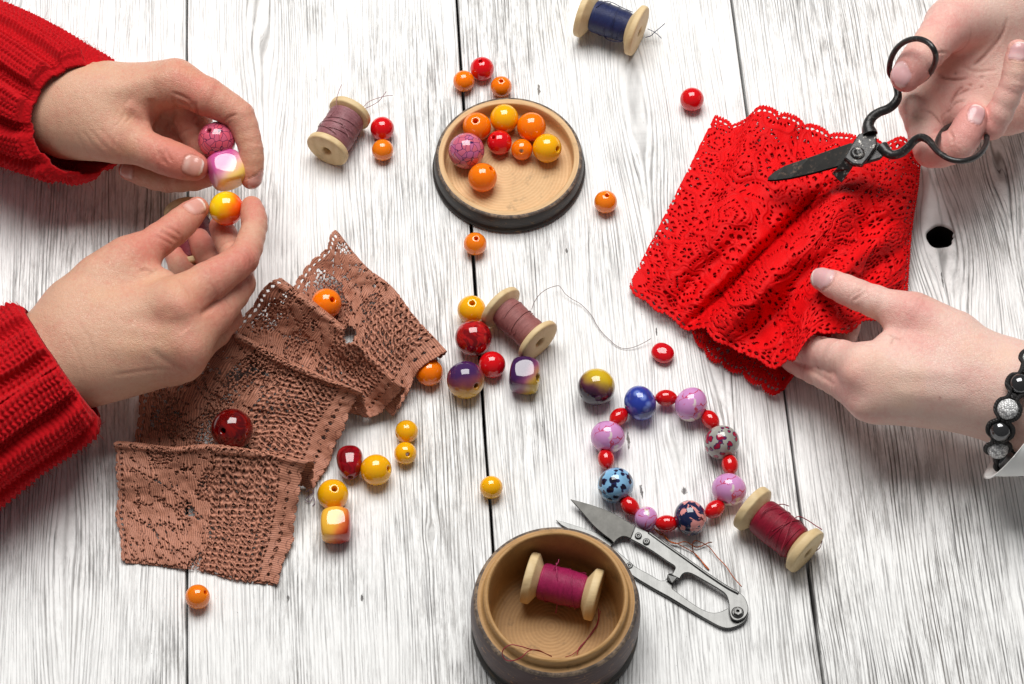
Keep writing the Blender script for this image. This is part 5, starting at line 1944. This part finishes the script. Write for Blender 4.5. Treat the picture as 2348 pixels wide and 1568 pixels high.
mk('handle_arm', V, F, M_STEEL, snips, smooth=False)
lip = [T(x, y, 1.3) for x, y in zx([(1440, 778), (1560, 850), (1700, 930), (1840, 1014), (1980, 1094), (2060, 1134)])]
V, F = tube(catmull(lip, 60), 0.0008, 8)
mk('folded_edge', V, F, M_STEEL, snips)
rivet(*zx([(1390, 688)])[0], 2.3, 8.2, 0.6, M_STEEL, snips)
tab = zx([(1668, 752), (1690, 742), (1740, 772), (1702, 815), (1662, 790)])
V, F = poly_plate(tab, [4.6, 5.4, 5.4, 4.4, 3.8], 0.8, 0.2)
mk('stop_tab', V, F, M_STEEL, snips, smooth=False)
rivet(*zx([(2184, 1030)])[0], 4.9, 14.5, 0.5, M_STEEL, snips, 'pivot_washer')
px_, py_ = zx([(2184, 1030)])[0]
c = T(px_, py_, 5.3)
V, F = lathe([(0.9, -0.4), (0.9, 1.5), (1.9, 1.6), (2.15, 1.3), (2.2, -0.2)], 6, c)
mk('pivot_nut', V, F, M_STEEL, snips, smooth=False)

# ------------------------------------------------------------------ black iron scissors in the upper right hand
scis = empty('scissors', 'old black iron scissors held open above the red lace', 'scissors', None, T(1960, 350, 0))
def sz(pts):
    return [(1742+x/3.563, y/3.563) for x, y in pts]
blade_a = sz([(60, 1472), (70, 1440), (120, 1398), (200, 1352), (400, 1284), (600, 1212), (740, 1166), (800, 1180), (830, 1240), (800, 1300), (730, 1330), (610, 1366), (420, 1418), (250, 1456), (130, 1472)])
zz = [36, 36.5, 37.5, 39, 42, 45, 47, 47.5, 48, 47.5, 47, 45.5, 42.5, 39.5, 37.2]
V, F = poly_plate(blade_a, zz, 1.3, 0.35)
mk('long_blade', V, F, M_DBLADE, scis, smooth=False)
tang = sz([(740, 1200), (940, 1150), (1030, 1196), (1040, 1226), (1010, 1262), (980, 1290), (840, 1330), (740, 1330)])
V, F = poly_plate(tang, 48.2, 2.2, 0.4)
mk('tang', V, F, M_IRON, scis, smooth=False)
blk = sz([(806, 1092), (850, 1076), (936, 1074), (952, 1092), (956, 1182), (900, 1270), (836, 1346), (760, 1340), (690, 1286), (740, 1190)])
V, F = poly_plate(blk, 51.5, 2.8, 0.7)
mk('pivot_block', V, F, M_IRONW, scis, smooth=False)
blade_b = sz([(690, 1290), (762, 1345), (742, 1385), (664, 1494), (630, 1470), (584, 1416), (620, 1380)])
V, F = poly_plate(blade_b, [50, 50, 47, 40.5, 40.5, 41, 45], 2.0, 0.5)
mk('short_blade', V, F, M_IRONW, scis, smooth=False)
rivet(*sz([(796, 1252)])[0], 51.6, 17, 1.3, M_IRONW, scis, 'pivot_screw')
def rod(pts, r, name):
    P = catmull([T(*p[:3]) for p in pts], len(pts)*12)
    rr = np.interp(np.linspace(0, 1, len(P)), np.linspace(0, 1, len(pts)), r)*0.001
    V, F = tube(P, rr, 14)
    return mk(name, V, F, M_IRON, scis, P[0])
def ring(pts, r, name):
    P = catmull([T(*p) for p in pts], 120, True)
    V, F = tube(P, r*0.001, 12, closed=True)
    return mk(name, V, F, M_IRON, scis, P[0])
rod([(1994, 308, 51), (1990, 288, 52), (1998, 270, 54), (2014, 258, 56), (2034, 250, 58), (2048, 240, 60), (2057, 226, 61.5), (2058, 212, 62), (2053, 196, 63), (2046, 180, 67)], [4.0, 2.9, 2.5, 2.3, 2.3, 2.3, 2.2, 1.9, 1.6, 1.4], 'thumb_shank')
ring([(2041, 172, 71), (2039, 150, 79), (2046, 126, 86), (2060, 106, 92), (2080, 93, 98), (2104, 89, 103), (2126, 97, 106), (2140, 113, 106), (2145, 132, 101), (2140, 152, 92), (2129, 170, 80), (2114, 184, 69), (2090, 195, 63), (2062, 190, 63)], 1.45, 'thumb_ring')
rod([(2022, 338, 48), (2034, 350, 49), (2048, 355, 50), (2066, 350, 52), (2082, 337, 55), (2096, 322, 58), (2112, 315, 61), (2128, 322, 64), (2140, 336, 66), (2152, 350, 68), (2166, 358, 69)], [3.4, 2.6, 2.3, 2.3, 2.2, 2.1, 2.0, 1.9, 1.7, 1.5, 1.4], 'finger_shank')
ring([(2149, 345, 67), (2148, 328, 62), (2156, 308, 56), (2170, 293, 51), (2194, 284, 47), (2222, 282, 46), (2246, 290, 49), (2259, 306, 54), (2261, 326, 60), (2252, 346, 65), (2234, 361, 68), (2208, 369, 70), (2184, 367, 70), (2163, 358, 69)], 1.45, 'finger_ring')

# ------------------------------------------------------------------ wrist bracelet of crystal and hematite balls
def mat_crystal():
    m, b = newmat('crystal_paste')
    co = objco()
    v = voronoi(co, 900, 'F1', 0.6)
    e = voronoi(co, 900, 'DISTANCE_TO_EDGE', 0.6)
    colr = voronoi(co, 900, 'F1', 0.6, 'Color')
    r, g, bb = xyz(colr)
    put(b, Base_Color=mix(e.ramp(0.02, 0.12), (0.55, 0.55, 0.55), mix(r.ramp(0.08, 0.24), (0.32, 0.32, 0.33), (0.98, 0.98, 0.98))), Metallic=0.0, Roughness=0.15, Specular_IOR_Level=0.8)
    tilt = r*2.0+v*-1.0
    bump(b, e.ramp(0.0, 0.2)+tilt*0.3, 0.7, 0.0006)
    return m
M_CRY = mat_crystal()
m_hem, _b = newmat('hematite')
put(_b, Base_Color=(0.15, 0.15, 0.155), Metallic=0.9, Roughness=0.10)
def mat_cord():
    m, b = newmat('black_cord')
    co = objco()
    x, y, z = xyz(co)
    put(b, Base_Color=srgb(34, 32, 32), Roughness=0.6)
    bump(b, (x*5200.0+y*3000.0).sin()+noise(co, 1500, 2), 0.6, 0.0005)
    return m
M_CORD = mat_cord()
WB = [('c', 2398, 792, 68, 24), ('c', 2366, 826, 69, 27), ('h', 2337, 882, 70, 28), ('c', 2310, 938, 66, 27), ('h', 2293, 986, 58, 28), ('c', 2287, 1027, 46, 27), ('h', 2300, 1052, 34, 27), ('c', 2340, 1060, 24, 27), ('h', 2395, 1050, 20, 27)]
wp = np.array([T(x, y, z) for _, x, y, z, _ in WB])
wrist = empty('wrist_bracelet', 'wrist bracelet of black hematite balls and sparkling crystal balls in black cord', 'bracelet', None, (wp[4][0], wp[4][1], 0))
for i, (kd, x, y, z, r) in enumerate(WB):
    R = r*PX(wp[i])*1000
    t = nrm(wp[min(i+1, len(WB)-1)]-wp[max(i-1, 0)])
    V, F = lathe(bead_profile(R*0.92, 0.8), 48, wp[i], t)
    mk('crystal_ball' if kd == 'c' else 'hematite_ball', V, F, M_CRY if kd == 'c' else m_hem, wrist, wp[i])
# braided cord: two strands that part round every ball and knot between
cv = []
nfw = nrm(CAM-wp[4])
for side in (1, -1):
    pts = []
    for i in range(len(WB)):
        t = nrm(wp[min(i+1, len(WB)-1)]-wp[max(i-1, 0)])
        s = nrm(np.cross(t, nfw))
        R = WB[i][4]*PX(wp[i])
        if i == 0: pts.append(wp[0]-t*R*1.1)
        for a in (-0.75, -0.35, 0, 0.35, 0.75):
            pts.append(wp[i]+t*R*math.sin(a*1.5)*1.0+s*side*R*max(0.25, math.cos(a*1.5))*1.04+nfw*R*0.12)
    cv.append(tube(catmull(pts, 400), 0.0011, 8))
V, F = join(cv)
mk('braided_cord', V, F, M_CORD, wrist, wp[0])
kn = []
for a, b_ in zip(wp[:-1], wp[1:]):
    kn.append(tube(np.array([a+(b_-a)*q for q in (0.40, 0.45, 0.5, 0.55, 0.60)]), [0.0022, 0.0027, 0.0028, 0.0027, 0.0022], 10))
V, F = join(kn)
mk('cord_knot', V, F, M_CORD, wrist, wp[0])

# ------------------------------------------------------------------ stray lilac thread caught on the brown lace
strand('thread_scrap', [(700, 1128, 4), (712, 1122, 5), (719, 1130, 4), (708, 1138, 3), (700, 1146, 1.5), (711, 1150, 1), (718, 1140, 1.2), (722, 1152, 0.6), (716, 1160, 0.5)], 0.17, mat_thread('lilac_thread', srgb(116, 92, 118), srgb(170, 146, 168), 0.6), None, 90, 'tangle of lilac thread at the right edge of the brown lace', 'thread')
